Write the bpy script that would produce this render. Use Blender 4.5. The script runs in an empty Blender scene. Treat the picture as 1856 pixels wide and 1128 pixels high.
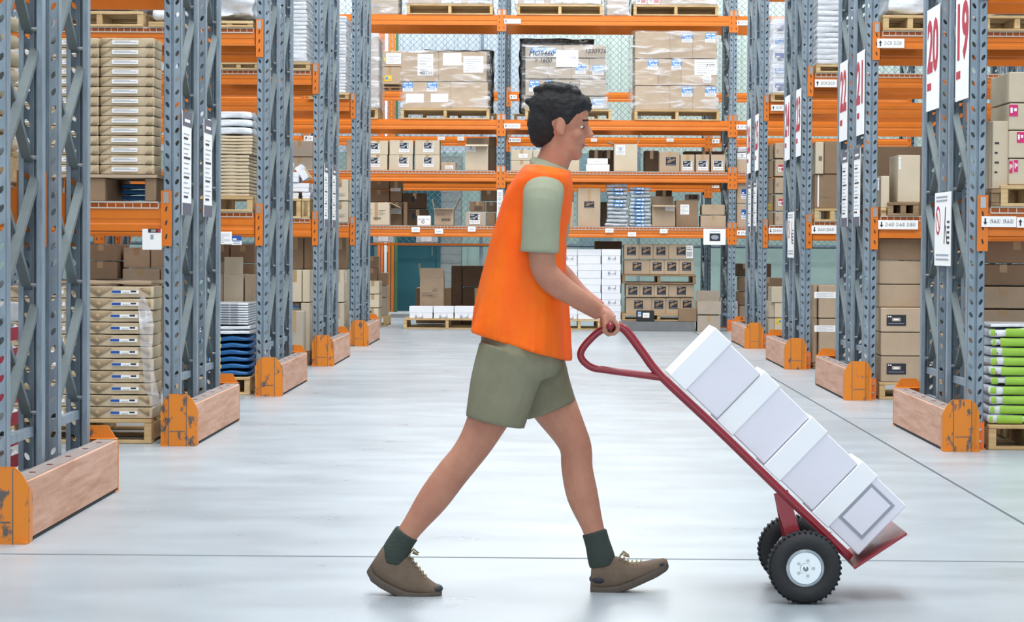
import bpy, math, random
from mathutils import Vector, Matrix, noise
random.seed(7)
S = bpy.context.scene
COL = S.collection
PI = math.pi

# ------------------------------------------------------------------ camera
W, H, F = 1856, 1128, 4400.0
CAMH = 1.2
ROLL = math.radians(0.35)
cam_d = bpy.data.cameras.new('camera'); cam = bpy.data.objects.new('camera', cam_d); COL.objects.link(cam)
cam_d.sensor_width = 36.0; cam_d.lens = F / W * 36.0; cam_d.clip_end = 200
u, v = 985 - W / 2, 443 - H / 2                       # where the +Y direction lands
uu = u * math.cos(ROLL) + v * math.sin(ROLL); vv = -u * math.sin(ROLL) + v * math.cos(ROLL)
yaw = math.atan2(uu, F); pitch = math.atan2(-vv, F)
base = Matrix(((1, 0, 0), (0, 0, -1), (0, 1, 0)))      # looks along +Y
CR = Matrix.Rotation(yaw, 3, 'Z') @ Matrix.Rotation(-pitch, 3, 'X') @ base @ Matrix.Rotation(ROLL, 3, 'Z')
cam.matrix_world = Matrix.Translation((0, 0, CAMH)) @ CR.to_4x4()
cam_d.dof.use_dof = False
S.camera = cam

def P(px, py, Y):
    """pixel of the 1856x1128 photo + distance Y -> (x, z) in metres"""
    d = CR @ Vector((px - W / 2, -(py - H / 2), -F))
    t = Y / d.y
    return d.x * t, CAMH + d.z * t

# ------------------------------------------------------------------ light
wd = bpy.data.worlds.new('world'); S.world = wd; wd.use_nodes = True
bg = wd.node_tree.nodes['Background']; bg.inputs[0].default_value = (0.80, 0.90, 1.0, 1); bg.inputs[1].default_value = 0.5
def area(name, loc, sx, sy, power, col=(1, 1, 1), rot=(0, 0, 0)):
    l = bpy.data.lights.new(name, 'AREA'); l.shape = 'RECTANGLE'; l.size = sx; l.size_y = sy; l.energy = power; l.color = col
    o = bpy.data.objects.new(name, l); o.location = loc; o.rotation_euler = rot; COL.objects.link(o); return o
area('overhead_lamp', (0.2, 6, 9), 3.0, 8, 640, (0.96, 0.98, 1.0))
area('overhead_lamp', (0.2, 16, 9), 3.0, 8, 860, (0.96, 0.98, 1.0))
area('overhead_lamp', (0.2, 27, 9), 3.0, 8, 800, (0.98, 0.99, 1.0))
area('overhead_lamp', (-6.0, 14, 9), 2.5, 18, 430)
area('overhead_lamp', (6.0, 14, 9), 2.5, 18, 430)
area('overhead_lamp', (0.0, 38.2, 9.3), 16, 1.6, 1500, (0.94, 0.98, 1.0), (math.radians(12), 0, 0))  # added unseen lamp, tilted to brighten the back wall
area('overhead_lamp', (0.0, 31.6, 8.6), 13, 1.0, 420, (1, 1, 1), (math.radians(25), 0, 0))
area('front_fill_light', (0.0, -7.0, 3.6), 12, 5, 560, (0.95, 0.98, 1.0), (math.radians(84), 0, 0))  # added fill lamp behind the camera, lifts the faces turned towards it
S.view_settings.view_transform = 'Standard'; S.view_settings.look = 'None'
S.view_settings.gamma = 1.0; S.view_settings.exposure = 0.06; S.view_settings.use_curve_mapping = False

# ------------------------------------------------------------------ materials
def srgb(r, g, b):
    f = lambda c: (c / 255 / 12.92) if c / 255 <= 0.04045 else ((c / 255 + 0.055) / 1.055) ** 2.4
    return (f(r), f(g), f(b), 1)
MATS = {}
def mat(name, rgb, rough=0.6, metal=0.0, var=0.0, vscale=(8, 8, 8), rgb2=None, bump=0.0, bscale=30, spec=0.5, objvar=0.0, coat=0.0, lo=0.35, hi=0.65):
    if name in MATS: return MATS[name]
    m = bpy.data.materials.new(name); m.use_nodes = True; nt = m.node_tree; N = nt.nodes; L = nt.links
    b = N['Principled BSDF']; b.inputs['Roughness'].default_value = rough; b.inputs['Metallic'].default_value = metal
    b.inputs['Specular IOR Level'].default_value = spec; b.inputs['Coat Weight'].default_value = coat
    c1 = srgb(*rgb); b.inputs['Base Color'].default_value = c1; m.diffuse_color = c1
    out = None
    if rgb2 or var:
        c2 = srgb(*rgb2) if rgb2 else tuple(c * (1 - var) for c in c1[:3]) + (1,)
        tc = N.new('ShaderNodeTexCoord'); mp = N.new('ShaderNodeMapping'); mp.inputs['Scale'].default_value = vscale
        nz = N.new('ShaderNodeTexNoise'); nz.inputs['Scale'].default_value = 1; nz.inputs['Detail'].default_value = 6; nz.inputs['Roughness'].default_value = 0.65
        rp = N.new('ShaderNodeValToRGB'); rp.color_ramp.elements[0].position = lo; rp.color_ramp.elements[1].position = hi
        rp.color_ramp.elements[0].color = c1; rp.color_ramp.elements[1].color = c2
        L.new(tc.outputs['Object'], mp.inputs[0]); L.new(mp.outputs[0], nz.inputs['Vector']); L.new(nz.outputs[0], rp.inputs[0])
        oi = N.new('ShaderNodeObjectInfo'); mu = N.new('ShaderNodeMath'); mu.operation = 'MULTIPLY'; mu.inputs[1].default_value = 37.0
        L.new(oi.outputs['Random'], mu.inputs[0]); L.new(mu.outputs[0], mp.inputs['Location'])
        out = rp.outputs[0]
    if objvar:
        oi = N.new('ShaderNodeObjectInfo'); hs = N.new('ShaderNodeHueSaturation')
        mr = N.new('ShaderNodeMapRange'); mr.inputs['To Min'].default_value = 1 - objvar; mr.inputs['To Max'].default_value = 1 + objvar * .6
        L.new(oi.outputs['Random'], mr.inputs[0]); L.new(mr.outputs[0], hs.inputs['Value'])
        if out: L.new(out, hs.inputs['Color'])
        else: hs.inputs['Color'].default_value = c1
        out = hs.outputs[0]
    if out: L.new(out, b.inputs['Base Color'])
    if bump:
        tc = N.new('ShaderNodeTexCoord'); nz = N.new('ShaderNodeTexNoise'); nz.inputs['Scale'].default_value = bscale; nz.inputs['Detail'].default_value = 4
        bp = N.new('ShaderNodeBump'); bp.inputs['Strength'].default_value = bump; bp.inputs['Distance'].default_value = 0.01
        L.new(tc.outputs['Object'], nz.inputs['Vector']); L.new(nz.outputs[0], bp.inputs['Height']); L.new(bp.outputs[0], b.inputs['Normal'])
    MATS[name] = m; return m
def M(n): return MATS[n]
mat('orange_paint', (220, 118, 24), 0.38, var=0.10, vscale=(6, 6, 6), spec=0.5)
mat('orange_worn', (216, 126, 26), 0.5, rgb2=(92, 84, 80), vscale=(14, 14, 8), lo=0.575, hi=0.63)
mat('orange_light', (238, 120, 50), 0.5, var=0.15)
mat('brace_grey', (108, 120, 122), 0.5, metal=0.2, var=.15)
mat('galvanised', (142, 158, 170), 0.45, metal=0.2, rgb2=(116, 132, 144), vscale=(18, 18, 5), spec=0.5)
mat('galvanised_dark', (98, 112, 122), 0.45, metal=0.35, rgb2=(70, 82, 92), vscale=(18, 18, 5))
mat('steel', (170, 175, 178), 0.3, metal=0.8)
mat('kraft', (188, 167, 142), 0.8, var=0.10, vscale=(5, 5, 5), objvar=0.10, spec=0.2)
mat('pale_kraft', (208, 194, 170), 0.8, var=0.08, vscale=(5, 5, 5), objvar=0.07, spec=0.2)
mat('brown_kraft', (152, 127, 102), 0.8, var=0.12, vscale=(5, 5, 5), objvar=0.12, spec=0.2)
mat('grey_kraft', (178, 166, 150), 0.8, var=0.08, objvar=0.06, spec=0.2)
mat('dark_board', (96, 78, 62), 0.8, var=0.15, objvar=0.1, spec=0.2)
mat('parcel_paper', (208, 190, 160), 0.7, var=0.12, vscale=(9, 9, 9), objvar=0.05, bump=0.5, bscale=22, spec=0.25)
mat('parcel_fold', (176, 154, 122), 0.7, var=0.12, vscale=(9, 9, 9), spec=0.25)
mat('tape', (176, 146, 106), 0.3, spec=0.6)
mat('white_board', (236, 238, 242), 0.6, var=0.04, spec=0.3)
mat('white_paper', (242, 242, 240), 0.6, spec=0.3)
mat('grey_print', (150, 156, 166), 0.7)
mat('ink', (38, 42, 52), 0.7)
mat('header_grey', (92, 92, 106), 0.6)
mat('blue_print', (74, 146, 214), 0.6)
mat('deep_blue', (26, 80, 160), 0.6)
mat('yellow_print', (232, 200, 60), 0.6)
mat('pink_print', (206, 40, 110), 0.6)
mat('red_print', (186, 40, 64), 0.6)
mat('pine', (214, 188, 142), 0.75, rgb2=(184, 152, 106), vscale=(3, 16, 20), objvar=0.08, spec=0.2)
mat('old_pine', (160, 134, 104), 0.8, rgb2=(124, 100, 76), vscale=(3, 16, 20), objvar=0.12, spec=0.2)
mat('grey_pallet', (120, 122, 122), 0.8, var=0.2)
mat('guard_timber', (216, 176, 156), 0.75, rgb2=(184, 138, 112), vscale=(14, 1.6, 22), bump=0.3, bscale=18, spec=0.2, lo=0.3, hi=0.7)
mat('timber_top', (150, 141, 136), 0.85, rgb2=(140, 126, 120), vscale=(14, 3, 14), spec=0.2)
mat('black_rubber', (38, 40, 42), 0.75, bump=0.3, bscale=60)
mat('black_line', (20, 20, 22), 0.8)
mat('teal_paint', (34, 96, 108), 0.5, var=0.06)
mat('teal_frame', (120, 150, 156), 0.5)
mat('wall_green', (164, 190, 184), 0.7, rgb2=(146, 170, 164), vscale=(.8, .8, .8))
mat('brick_grey', (150, 160, 158), 0.8, var=0.1)
mat('ribbed_blue', (196, 208, 218), 0.5, var=0.06, vscale=(.5, .5, .5))
mat('ribbed_green', (196, 211, 203), 0.5, var=0.06, vscale=(.5, .5, .5))
mat('kerb', (176, 184, 184), 0.8)
mat('wire', (112, 126, 134), 0.5, metal=0.4)
mat('wire_bright', (206, 200, 190), 0.4, metal=0.3)
mat('blue_plastic', (16, 98, 160), 0.35, var=0.25, vscale=(12, 12, 30), bump=0.5, bscale=25)
mat('white_plastic', (232, 236, 240), 0.3, rgb2=(204, 210, 216), vscale=(10, 10, 30), bump=0.7, bscale=26)
mat('green_print', (152, 198, 66), 0.4, var=0.12, bump=0.3)
mat('magenta_print', (186, 60, 120), 0.4)
mat('silver_pack', (196, 202, 208), 0.3, rgb2=(158, 166, 174), vscale=(20, 20, 40), bump=0.5, bscale=40)
mat('black_film', (46, 44, 42), 0.22, var=0.4, vscale=(6, 6, 14), bump=0.8, bscale=14, coat=0.4)
mat('vest_orange', (255, 92, 12), 0.6, rgb2=(255, 122, 24), vscale=(5, 5, 2.5), bump=0.5, bscale=9, spec=0.25)
mat('khaki_shirt', (160, 165, 142), 0.85, var=0.1, spec=0.15)
mat('khaki_shorts', (138, 136, 114), 0.85, rgb2=(124, 122, 100), vscale=(6, 6, 6), bump=0.4, bscale=10, spec=0.15)
mat('skin', (190, 136, 112), 0.55, rgb2=(176, 120, 98), vscale=(10, 10, 10), spec=0.35)
mat('lip', (160, 96, 86), 0.5)
mat('eye_white', (226, 222, 216), 0.3)
mat('eye_dark', (34, 26, 22), 0.2)
mat('hair', (30, 28, 30), 0.75, var=0.4, vscale=(60, 60, 20), bump=0.8, bscale=60)
mat('sock', (54, 64, 58), 0.9, bump=0.5, bscale=90)
mat('shoe_suede', (116, 100, 86), 0.85, var=0.18, vscale=(20, 20, 20), spec=0.2)
mat('shoe_sole', (84, 74, 66), 0.8)
mat('shoe_dark', (44, 46, 54), 0.7)
mat('lace', (150, 134, 96), 0.8)
mat('truck_red', (142, 22, 40), 0.35, var=0.15, coat=0.3)
mat('chrome', (205, 214, 218), 0.22, metal=0.9)
mat('load_white', (226, 226, 236), 0.5, var=0.03, spec=0.3)
mat('load_lid', (240, 243, 247), 0.5, spec=0.3)

def film_mat(name, opac, seed=0):
    m = bpy.data.materials.new(name); m.use_nodes = True; nt = m.node_tree; N = nt.nodes; L = nt.links
    b = N['Principled BSDF']; b.inputs['Base Color'].default_value = srgb(238, 240, 244); b.inputs['Roughness'].default_value = 0.18
    tr = N.new('ShaderNodeBsdfTransparent'); mx = N.new('ShaderNodeMixShader')
    tc = N.new('ShaderNodeTexCoord'); mp = N.new('ShaderNodeMapping'); mp.inputs['Scale'].default_value = (1.6, 1.6, 9); mp.inputs['Rotation'].default_value = (0, 0.14, 0)
    nz = N.new('ShaderNodeTexNoise'); nz.inputs['Scale'].default_value = 1.6; nz.inputs['Detail'].default_value = 7; nz.inputs['Distortion'].default_value = 0.8
    rp = N.new('ShaderNodeMapRange'); rp.inputs['From Min'].default_value = 0.51; rp.inputs['From Max'].default_value = 0.72  # streaky opacity: film cloudiness plus white highlights painted in
    rp.inputs['To Min'].default_value = opac; rp.inputs['To Max'].default_value = min(.9, opac + 0.62)
    bp = N.new('ShaderNodeBump'); bp.inputs['Strength'].default_value = 0.9; bp.inputs['Distance'].default_value = 0.02
    L.new(tc.outputs['Object'], mp.inputs[0]); L.new(mp.outputs[0], nz.inputs['Vector']); L.new(nz.outputs[0], rp.inputs[0])
    L.new(nz.outputs[0], bp.inputs['Height']); L.new(bp.outputs[0], b.inputs['Normal'])
    L.new(rp.outputs[0], mx.inputs[0]); L.new(tr.outputs[0], mx.inputs[1]); L.new(b.outputs[0], mx.inputs[2])
    L.new(mx.outputs[0], N['Material Output'].inputs[0]); MATS[name] = m
film_mat('film_clear', 0.06); film_mat('film_cloudy', 0.28)

def floor_mat():
    m = bpy.data.materials.new('concrete_floor'); m.use_nodes = True; nt = m.node_tree; N = nt.nodes; L = nt.links
    b = N['Principled BSDF']; tc = N.new('ShaderNodeTexCoord')
    def nz(sc, det, mapsc):
        mp = N.new('ShaderNodeMapping'); mp.inputs['Scale'].default_value = mapsc; t = N.new('ShaderNodeTexNoise')
        t.inputs['Scale'].default_value = sc; t.inputs['Detail'].default_value = det; t.inputs['Roughness'].default_value = 0.6
        L.new(tc.outputs['Object'], mp.inputs[0]); L.new(mp.outputs[0], t.inputs['Vector']); return t.outputs[0]
    big = nz(0.55, 4, (.5, .5, 1)); fine = nz(3, 9, (.5, .8, 1)); stain = nz(0.5, 6, (.7, .7, 1))
    rp = N.new('ShaderNodeValToRGB'); rp.color_ramp.elements[0].position = 0.28; rp.color_ramp.elements[1].position = 0.66
    rp.color_ramp.elements[0].color = srgb(150, 159, 165); rp.color_ramp.elements[1].color = srgb(172, 182, 188)
    mix = N.new('ShaderNodeMath'); mix.operation = 'MULTIPLY_ADD'; mix.inputs[1].default_value = 0.45; L.new(fine, mix.inputs[0])
    m2 = N.new('ShaderNodeMath'); m2.operation = 'MULTIPLY'; m2.inputs[1].default_value = 0.55; L.new(big, m2.inputs[0]); L.new(m2.outputs[0], mix.inputs[2])
    L.new(mix.outputs[0], rp.inputs[0])
    rs = N.new('ShaderNodeMapRange'); rs.inputs['From Min'].default_value = 0.56; rs.inputs['From Max'].default_value = 0.72; rs.inputs['To Min'].default_value = 0; rs.inputs['To Max'].default_value = 0.45
    L.new(stain, rs.inputs[0])
    mc = N.new('ShaderNodeMix'); mc.data_type = 'RGBA'; L.new(rs.outputs[0], mc.inputs[0]); L.new(rp.outputs[0], mc.inputs[6]); mc.inputs[7].default_value = srgb(124, 131, 136)
    L.new(mc.outputs[2], b.inputs['Base Color'])
    rr = N.new('ShaderNodeMapRange'); rr.inputs['To Min'].default_value = 0.20; rr.inputs['To Max'].default_value = 0.42; L.new(fine, rr.inputs[0]); L.new(rr.outputs[0], b.inputs['Roughness'])
    b.inputs['Specular IOR Level'].default_value = 0.6
    MATS['concrete_floor'] = m
floor_mat()

# ------------------------------------------------------------------ mesh helpers
class MB:
    def __init__(s): s.v = []; s.f = []; s.m = []; s.mats = []
    def mi(s, m):
        m = M(m)
        if m not in s.mats: s.mats.append(m)
        return s.mats.index(m)
    def add(s, vs, fs, m):
        k = len(s.v); i = s.mi(m); s.v += [tuple(p) for p in vs]
        for f in fs: s.f.append(tuple(k + a for a in f)); s.m.append(i)
    def box(s, x0, x1, y0, y1, z0, z1, m):
        s.add([(x0, y0, z0), (x1, y0, z0), (x1, y1, z0), (x0, y1, z0), (x0, y0, z1), (x1, y0, z1), (x1, y1, z1), (x0, y1, z1)],
              [(0, 3, 2, 1), (4, 5, 6, 7), (0, 1, 5, 4), (1, 2, 6, 5), (2, 3, 7, 6), (3, 0, 4, 7)], m)
    def cbox(s, x0, x1, y0, y1, z0, z1, m, c=0.006):
        """box with chamfered edges"""
        vs = []; idx = {}
        X = (x0, x1); Y = (y0, y1); Z = (z0, z1)
        for i in (0, 1):
            for j in (0, 1):
                for k in (0, 1):
                    sx = 1 if i else -1; sy = 1 if j else -1; sz = 1 if k else -1
                    for ax in range(3):
                        p = [X[i] - sx * c, Y[j] - sy * c, Z[k] - sz * c]; p[ax] = (X[i], Y[j], Z[k])[ax]
                        idx[(i, j, k, ax)] = len(vs); vs.append(tuple(p))
        fs = []
        for ax in range(3):
            o = [a for a in range(3) if a != ax]
            for sd in (0, 1):
                loop = []
                for (a, b_) in ((0, 0), (1, 0), (1, 1), (0, 1)):
                    key = [0, 0, 0]; key[ax] = sd; key[o[0]] = a; key[o[1]] = b_
                    loop.append(idx[tuple(key) + (ax,)])
                fs.append(loop if sd else loop[::-1])
        for ax in range(3):
            o = [a for a in range(3) if a != ax]
            for a in (0, 1):
                for b_ in (0, 1):
                    k0 = [0, 0, 0]; k0[o[0]] = a; k0[o[1]] = b_; k1 = list(k0); k1[ax] = 1
                    fs.append([idx[tuple(k0) + (o[0],)], idx[tuple(k1) + (o[0],)], idx[tuple(k1) + (o[1],)], idx[tuple(k0) + (o[1],)]])
        for i in (0, 1):
            for j in (0, 1):
                for k in (0, 1): fs.append([idx[(i, j, k, 0)], idx[(i, j, k, 1)], idx[(i, j, k, 2)]])
        s.add(vs, fs, m)
    def bar(s, a, b, r, m, n=6, r2=None, cap=True):
        a = Vector(a); b = Vector(b); t = (b - a).normalized(); q = Vector((0, 0, 1)) if abs(t.z) < .9 else Vector((1, 0, 0))
        e1 = t.cross(q).normalized(); e2 = t.cross(e1); r2 = r if r2 is None else r2
        vs = [a + (e1 * math.cos(2 * PI * i / n) + e2 * math.sin(2 * PI * i / n)) * r for i in range(n)] + \
             [b + (e1 * math.cos(2 * PI * i / n) + e2 * math.sin(2 * PI * i / n)) * r2 for i in range(n)]
        fs = [(i, (i + 1) % n, n + (i + 1) % n, n + i) for i in range(n)]
        if cap: fs += [tuple(range(n))[::-1], tuple(range(n, 2 * n))]
        s.add(vs, fs, m)
    def flat(s, a, b, w, t, side, m):
        """rectangular bar from a to b; w along `side`, t across"""
        a = Vector(a); b = Vector(b); d = (b - a).normalized(); sd = Vector(side).normalized(); n_ = d.cross(sd).normalized()
        vs = [p + sd * sx * w / 2 + n_ * sy * t / 2 for p in (a, b) for sx, sy in ((-1, -1), (1, -1), (1, 1), (-1, 1))]
        s.add(vs, [(0, 1, 2, 3), (7, 6, 5, 4), (0, 4, 5, 1), (1, 5, 6, 2), (2, 6, 7, 3), (3, 7, 4, 0)], m)
    def tube(s, pts, r, m, n=10):
        pts = [Vector(p) for p in pts]; rs = r if isinstance(r, (list, tuple)) else [r] * len(pts)
        vs = []; e = None
        for i, p in enumerate(pts):
            t = (pts[min(i + 1, len(pts) - 1)] - pts[max(i - 1, 0)]).normalized()
            if e is None: e = t.orthogonal().normalized()
            e = (e - t * e.dot(t)).normalized(); e2 = t.cross(e)
            vs += [p + (e * math.cos(2 * PI * k / n) + e2 * math.sin(2 * PI * k / n)) * rs[i] for k in range(n)]
        fs = []
        for i in range(len(pts) - 1):
            for k in range(n): fs.append((i * n + k, i * n + (k + 1) % n, (i + 1) * n + (k + 1) % n, (i + 1) * n + k))
        fs += [tuple(range(n))[::-1], tuple(range((len(pts) - 1) * n, len(pts) * n))]
        s.add(vs, fs, m)
    def loft(s, rings, m):
        n = len(rings[0]); vs = [p for r in rings for p in r]; fs = []
        for i in range(len(rings) - 1):
            for k in range(n): fs.append((i * n + k, i * n + (k + 1) % n, (i + 1) * n + (k + 1) % n, (i + 1) * n + k))
        fs += [tuple(range(n))[::-1], tuple(range((len(rings) - 1) * n, len(rings) * n))]
        s.add(vs, fs, m)
    def sphere(s, c, r, m, nu=14, nv=10, rot=None):
        c = Vector(c); rr = r if isinstance(r, (tuple, list)) else (r, r, r); rings = []
        for j in range(1, nv):
            th = PI * j / nv
            ring = []
            for i in range(nu):
                p = Vector((rr[0] * math.sin(th) * math.cos(2 * PI * i / nu), rr[1] * math.sin(th) * math.sin(2 * PI * i / nu), -rr[2] * math.cos(th)))
                if rot: p = rot @ p
                ring.append(c + p)
            rings.append(ring)
        s.loft(rings, m)
    def poly(s, pts, m): s.add(pts, [tuple(range(len(pts)))], m)
    def prism(s, pts2, y0, y1, m, ax='y'):
        n = len(pts2)
        if ax == 'y': vs = [(x, y0, z) for x, z in pts2] + [(x, y1, z) for x, z in pts2]
        elif ax == 'x': vs = [(y0, a, b) for a, b in pts2] + [(y1, a, b) for a, b in pts2]
        else: vs = [(a, b, y0) for a, b in pts2] + [(a, b, y1) for a, b in pts2]
        s.add(vs, [tuple(range(n)), tuple(range(2 * n - 1, n - 1, -1))] + [(i, n + i, n + (i + 1) % n, (i + 1) % n) for i in range(n)], m)
    def mesh(s, name, org=(0, 0, 0), smooth=False):
        me = bpy.data.meshes.new(name); o = org
        me.from_pydata([(p[0] - o[0], p[1] - o[1], p[2] - o[2]) for p in s.v], [], s.f)
        for m in s.mats: me.materials.append(m)
        me.polygons.foreach_set('material_index', s.m)
        if smooth: me.polygons.foreach_set('use_smooth', [True] * len(s.f))
        me.update(); return me
    def build(s, name, parent=None, org=(0, 0, 0), loc=None, smooth=False, fix=False):
        me = s.mesh(name, org, smooth)
        if fix:
            import bmesh
            bm = bmesh.new(); bm.from_mesh(me); bmesh.ops.recalc_face_normals(bm, faces=bm.faces); bm.to_mesh(me); bm.free()
        o = bpy.data.objects.new(name, me); COL.objects.link(o)
        if parent: o.parent = parent
        if loc is not None: o.location = loc
        elif not parent: o.location = org
        return o
def tag(o, label, cat, group=None):
    o['label'] = label; o['category'] = cat
    if group: o['group'] = group
    return o
def thing(name, label, cat, loc=(0, 0, 0), group=None, rz=0):
    o = bpy.data.objects.new(name, None); COL.objects.link(o); o.location = loc; o.rotation_euler = (0, 0, rz); o.empty_display_size = .1
    return tag(o, label, cat, group)
def inst(name, me, parent=None, loc=(0, 0, 0), rot=(0, 0, 0), scale=(1, 1, 1)):
    o = bpy.data.objects.new(name, me); COL.objects.link(o); o.location = loc; o.rotation_euler = rot; o.scale = scale
    if parent: o.parent = parent
    return o
def struct(o): o['kind'] = 'structure'; return o
ORD = ['topmost', 'second from top', 'third from top', 'fourth from top', 'fifth from top', 'sixth from top', 'seventh from top', 'eighth from top', 'ninth from top',
       'tenth from top', 'eleventh from top', 'twelfth from top', 'thirteenth from top', 'fourteenth from top']
ORDN = ['first', 'second', 'third', 'fourth', 'fifth', 'sixth', 'seventh', 'eighth', 'ninth', 'tenth']
def ordn(i, n): return 'bottom' if (i == n - 1 and n > 1) else ORD[i]

TXT = {}
def text_mesh(txt, m, size=1.0, shear=0):
    key = (txt, m, shear)
    if key not in TXT:
        cu = bpy.data.curves.new('text', 'FONT'); cu.body = txt; cu.size = 1.0; cu.align_x = 'CENTER'; cu.align_y = 'CENTER'; cu.shear = shear; cu.extrude = 0.0; cu.resolution_u = 3; cu.offset = .03 if m == 'red_print' else 0.0
        ob = bpy.data.objects.new('text', cu); COL.objects.link(ob)
        bpy.context.view_layer.update()
        me = bpy.data.meshes.new_from_object(ob.evaluated_get(bpy.context.evaluated_depsgraph_get()))
        bpy.data.objects.remove(ob); bpy.data.curves.remove(cu)
        xs = [v.co.x for v in me.vertices] or [0, 1]; me['w'] = max(xs) - min(xs)
        me.materials.clear(); me.materials.append(M(m)); TXT[key] = me
    return TXT[key]
def put_text(txt, m, parent, loc, h, rot=(PI / 2, 0, 0), name='lettering', w=None, shear=0):
    me = text_mesh(txt, m, shear=shear); s = h / 0.72; sx = (w / me['w']) if w else s
    return inst(name, me, parent, loc, rot, (sx, s, 1))

# ------------------------------------------------------------------ the room
b = MB(); b.box(-16, 16, -12, 41.3, -0.2, 0, 'concrete_floor'); fl = struct(b.build('floor'))
def joint(x0, x1, y0, y1):
    j = MB(); j.box(x0, x1, y0, y1, -0.01, 0.0012, 'joint_line'); struct(j.build('trim_1'))
mat('joint_line', (112, 118, 124), 0.8); mat('joint_dark', (74, 82, 88), .8)
j = MB(); j.box(2.083, 2.097, -5, 41, -0.01, 0.0012, 'joint_dark'); struct(j.build('trim_1'))
j = MB(); j.box(-12, 12, 9.24, 9.262, -0.01, 0.0012, 'joint_line'); struct(j.build('trim_2'))
j = MB(); j.box(2.095, 12, 16.9, 16.92, -0.01, 0.0012, 'joint_line'); struct(j.build('trim_3'))
WY = 41.3
b = MB(); b.box(-15, 15, WY, WY + .25, 0, 2.75, 'wall_green')
b.box(-1.80, -1.40, WY - .02, WY, 0, 2.7, 'brick_grey')
for i in range(18): b.box(-1.80, -1.40, WY - .024, WY - .02, .12 + i * .15, .128 + i * .15, 'grey_print')
b.box(-1.38, -1.30, WY - .03, WY, 0, 2.75, 'wall_green'); b.box(.62, 1.15, WY - .03, WY, 0, 2.75, 'teal_frame')
def ribs(x0, x1, m):
    pts = []; x = x0; p = 0.185
    while x < x1 - 1e-6:
        b.prism([(x, WY + .02), (x + .135, WY + .02), (x + .145, WY - .03), (x + .175, WY - .03), (x + p, WY + .02), (x + p, WY + .2), (x, WY + .2)], 2.75, 10, m, 'z'); x += p
ribs(-13.505, 0.0, 'ribbed_blue'); ribs(0.0, 12.95, 'ribbed_green')
struct(b.build('wall_back'))
b = MB(); b.box(-15, 15, 39.5, WY, 0, .05, 'kerb'); struct(b.build('trim_4'))
# teal door
d = thing('door_1', 'x', 'x'); del d['label']; del d['category']; d['kind'] = 'structure'; d.location = (-2.29, WY, .05)
b = MB(); b.box(-.46, .46, -.05, -.005, 0, 2.08, 'teal_paint'); b.build('door_leaf', d)
b = MB(); b.box(-.58, -.47, -.06, 0, 0, 2.2, 'teal_frame'); b.box(.47, .54, -.06, 0, 0, 2.2, 'teal_paint'); b.box(-.58, .54, -.06, 0, 2.1, 2.2, 'teal_paint'); b.build('door_frame', d)
b = MB(); b.cbox(-.42, -.34, -.075, -.05, 1.0, 1.12, 'white_paper'); b.bar((-.38, -.075, 1.02), (-.38, -.11, 1.02), .012, 'steel'); b.build('lock', d)
b = MB(); b.bar((.40, -.075, .95), (.40, -.075, 1.2), .01, 'steel'); b.build('door_handle', d)
d2 = thing('door_2', 'x', 'x'); del d2['label']; del d2['category']; d2['kind'] = 'structure'; d2.location = (-3.4, WY, .05)
b = MB(); b.box(-.5, .5, -.05, -.005, 0, 2.08, 'teal_paint'); b.build('door_leaf', d2)

# chain link fence
fy = 40.9
fen = thing('chain_link_fence', 'grey chain-link fence standing before the back wall above a dark rail', 'fence', (0, fy, 1.18))
b = MB(); X0, X1, Z1 = -8.5, 8.5, 4.2; st = 0.105
k = -Z1
while k < X1 - X0:
    for sgn in (1, -1):
        a0 = X0 + k; a1 = a0 + Z1; za, zb = 0, Z1
        if a0 < X0: za = X0 - a0; a0 = X0
        if a1 > X1: zb = Z1 - (a1 - X1); a1 = X1
        if sgn > 0: A, B = (a0, 0, za), (a1, 0, zb)
        else: A, B = (X0 + X1 - a0, .006, za), (X0 + X1 - a1, .006, zb)
        b.bar(A, B,   .0032, 'wire', 4, cap=False)
    k += st
b.build('wire_mesh', fen)
b = MB(); b.bar((X0, 0, 0), (X1, 0, 0), .028, 'galvanised_dark', 8); b.build('rail', fen)
for x in (-6.3, -3.6, -1.05, 1.6, 4.2, 6.8):
    b = MB(); b.bar((x, .05, -1.13), (x, .05, Z1), .028, 'galvanised', 8); b.build('post', fen)

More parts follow.
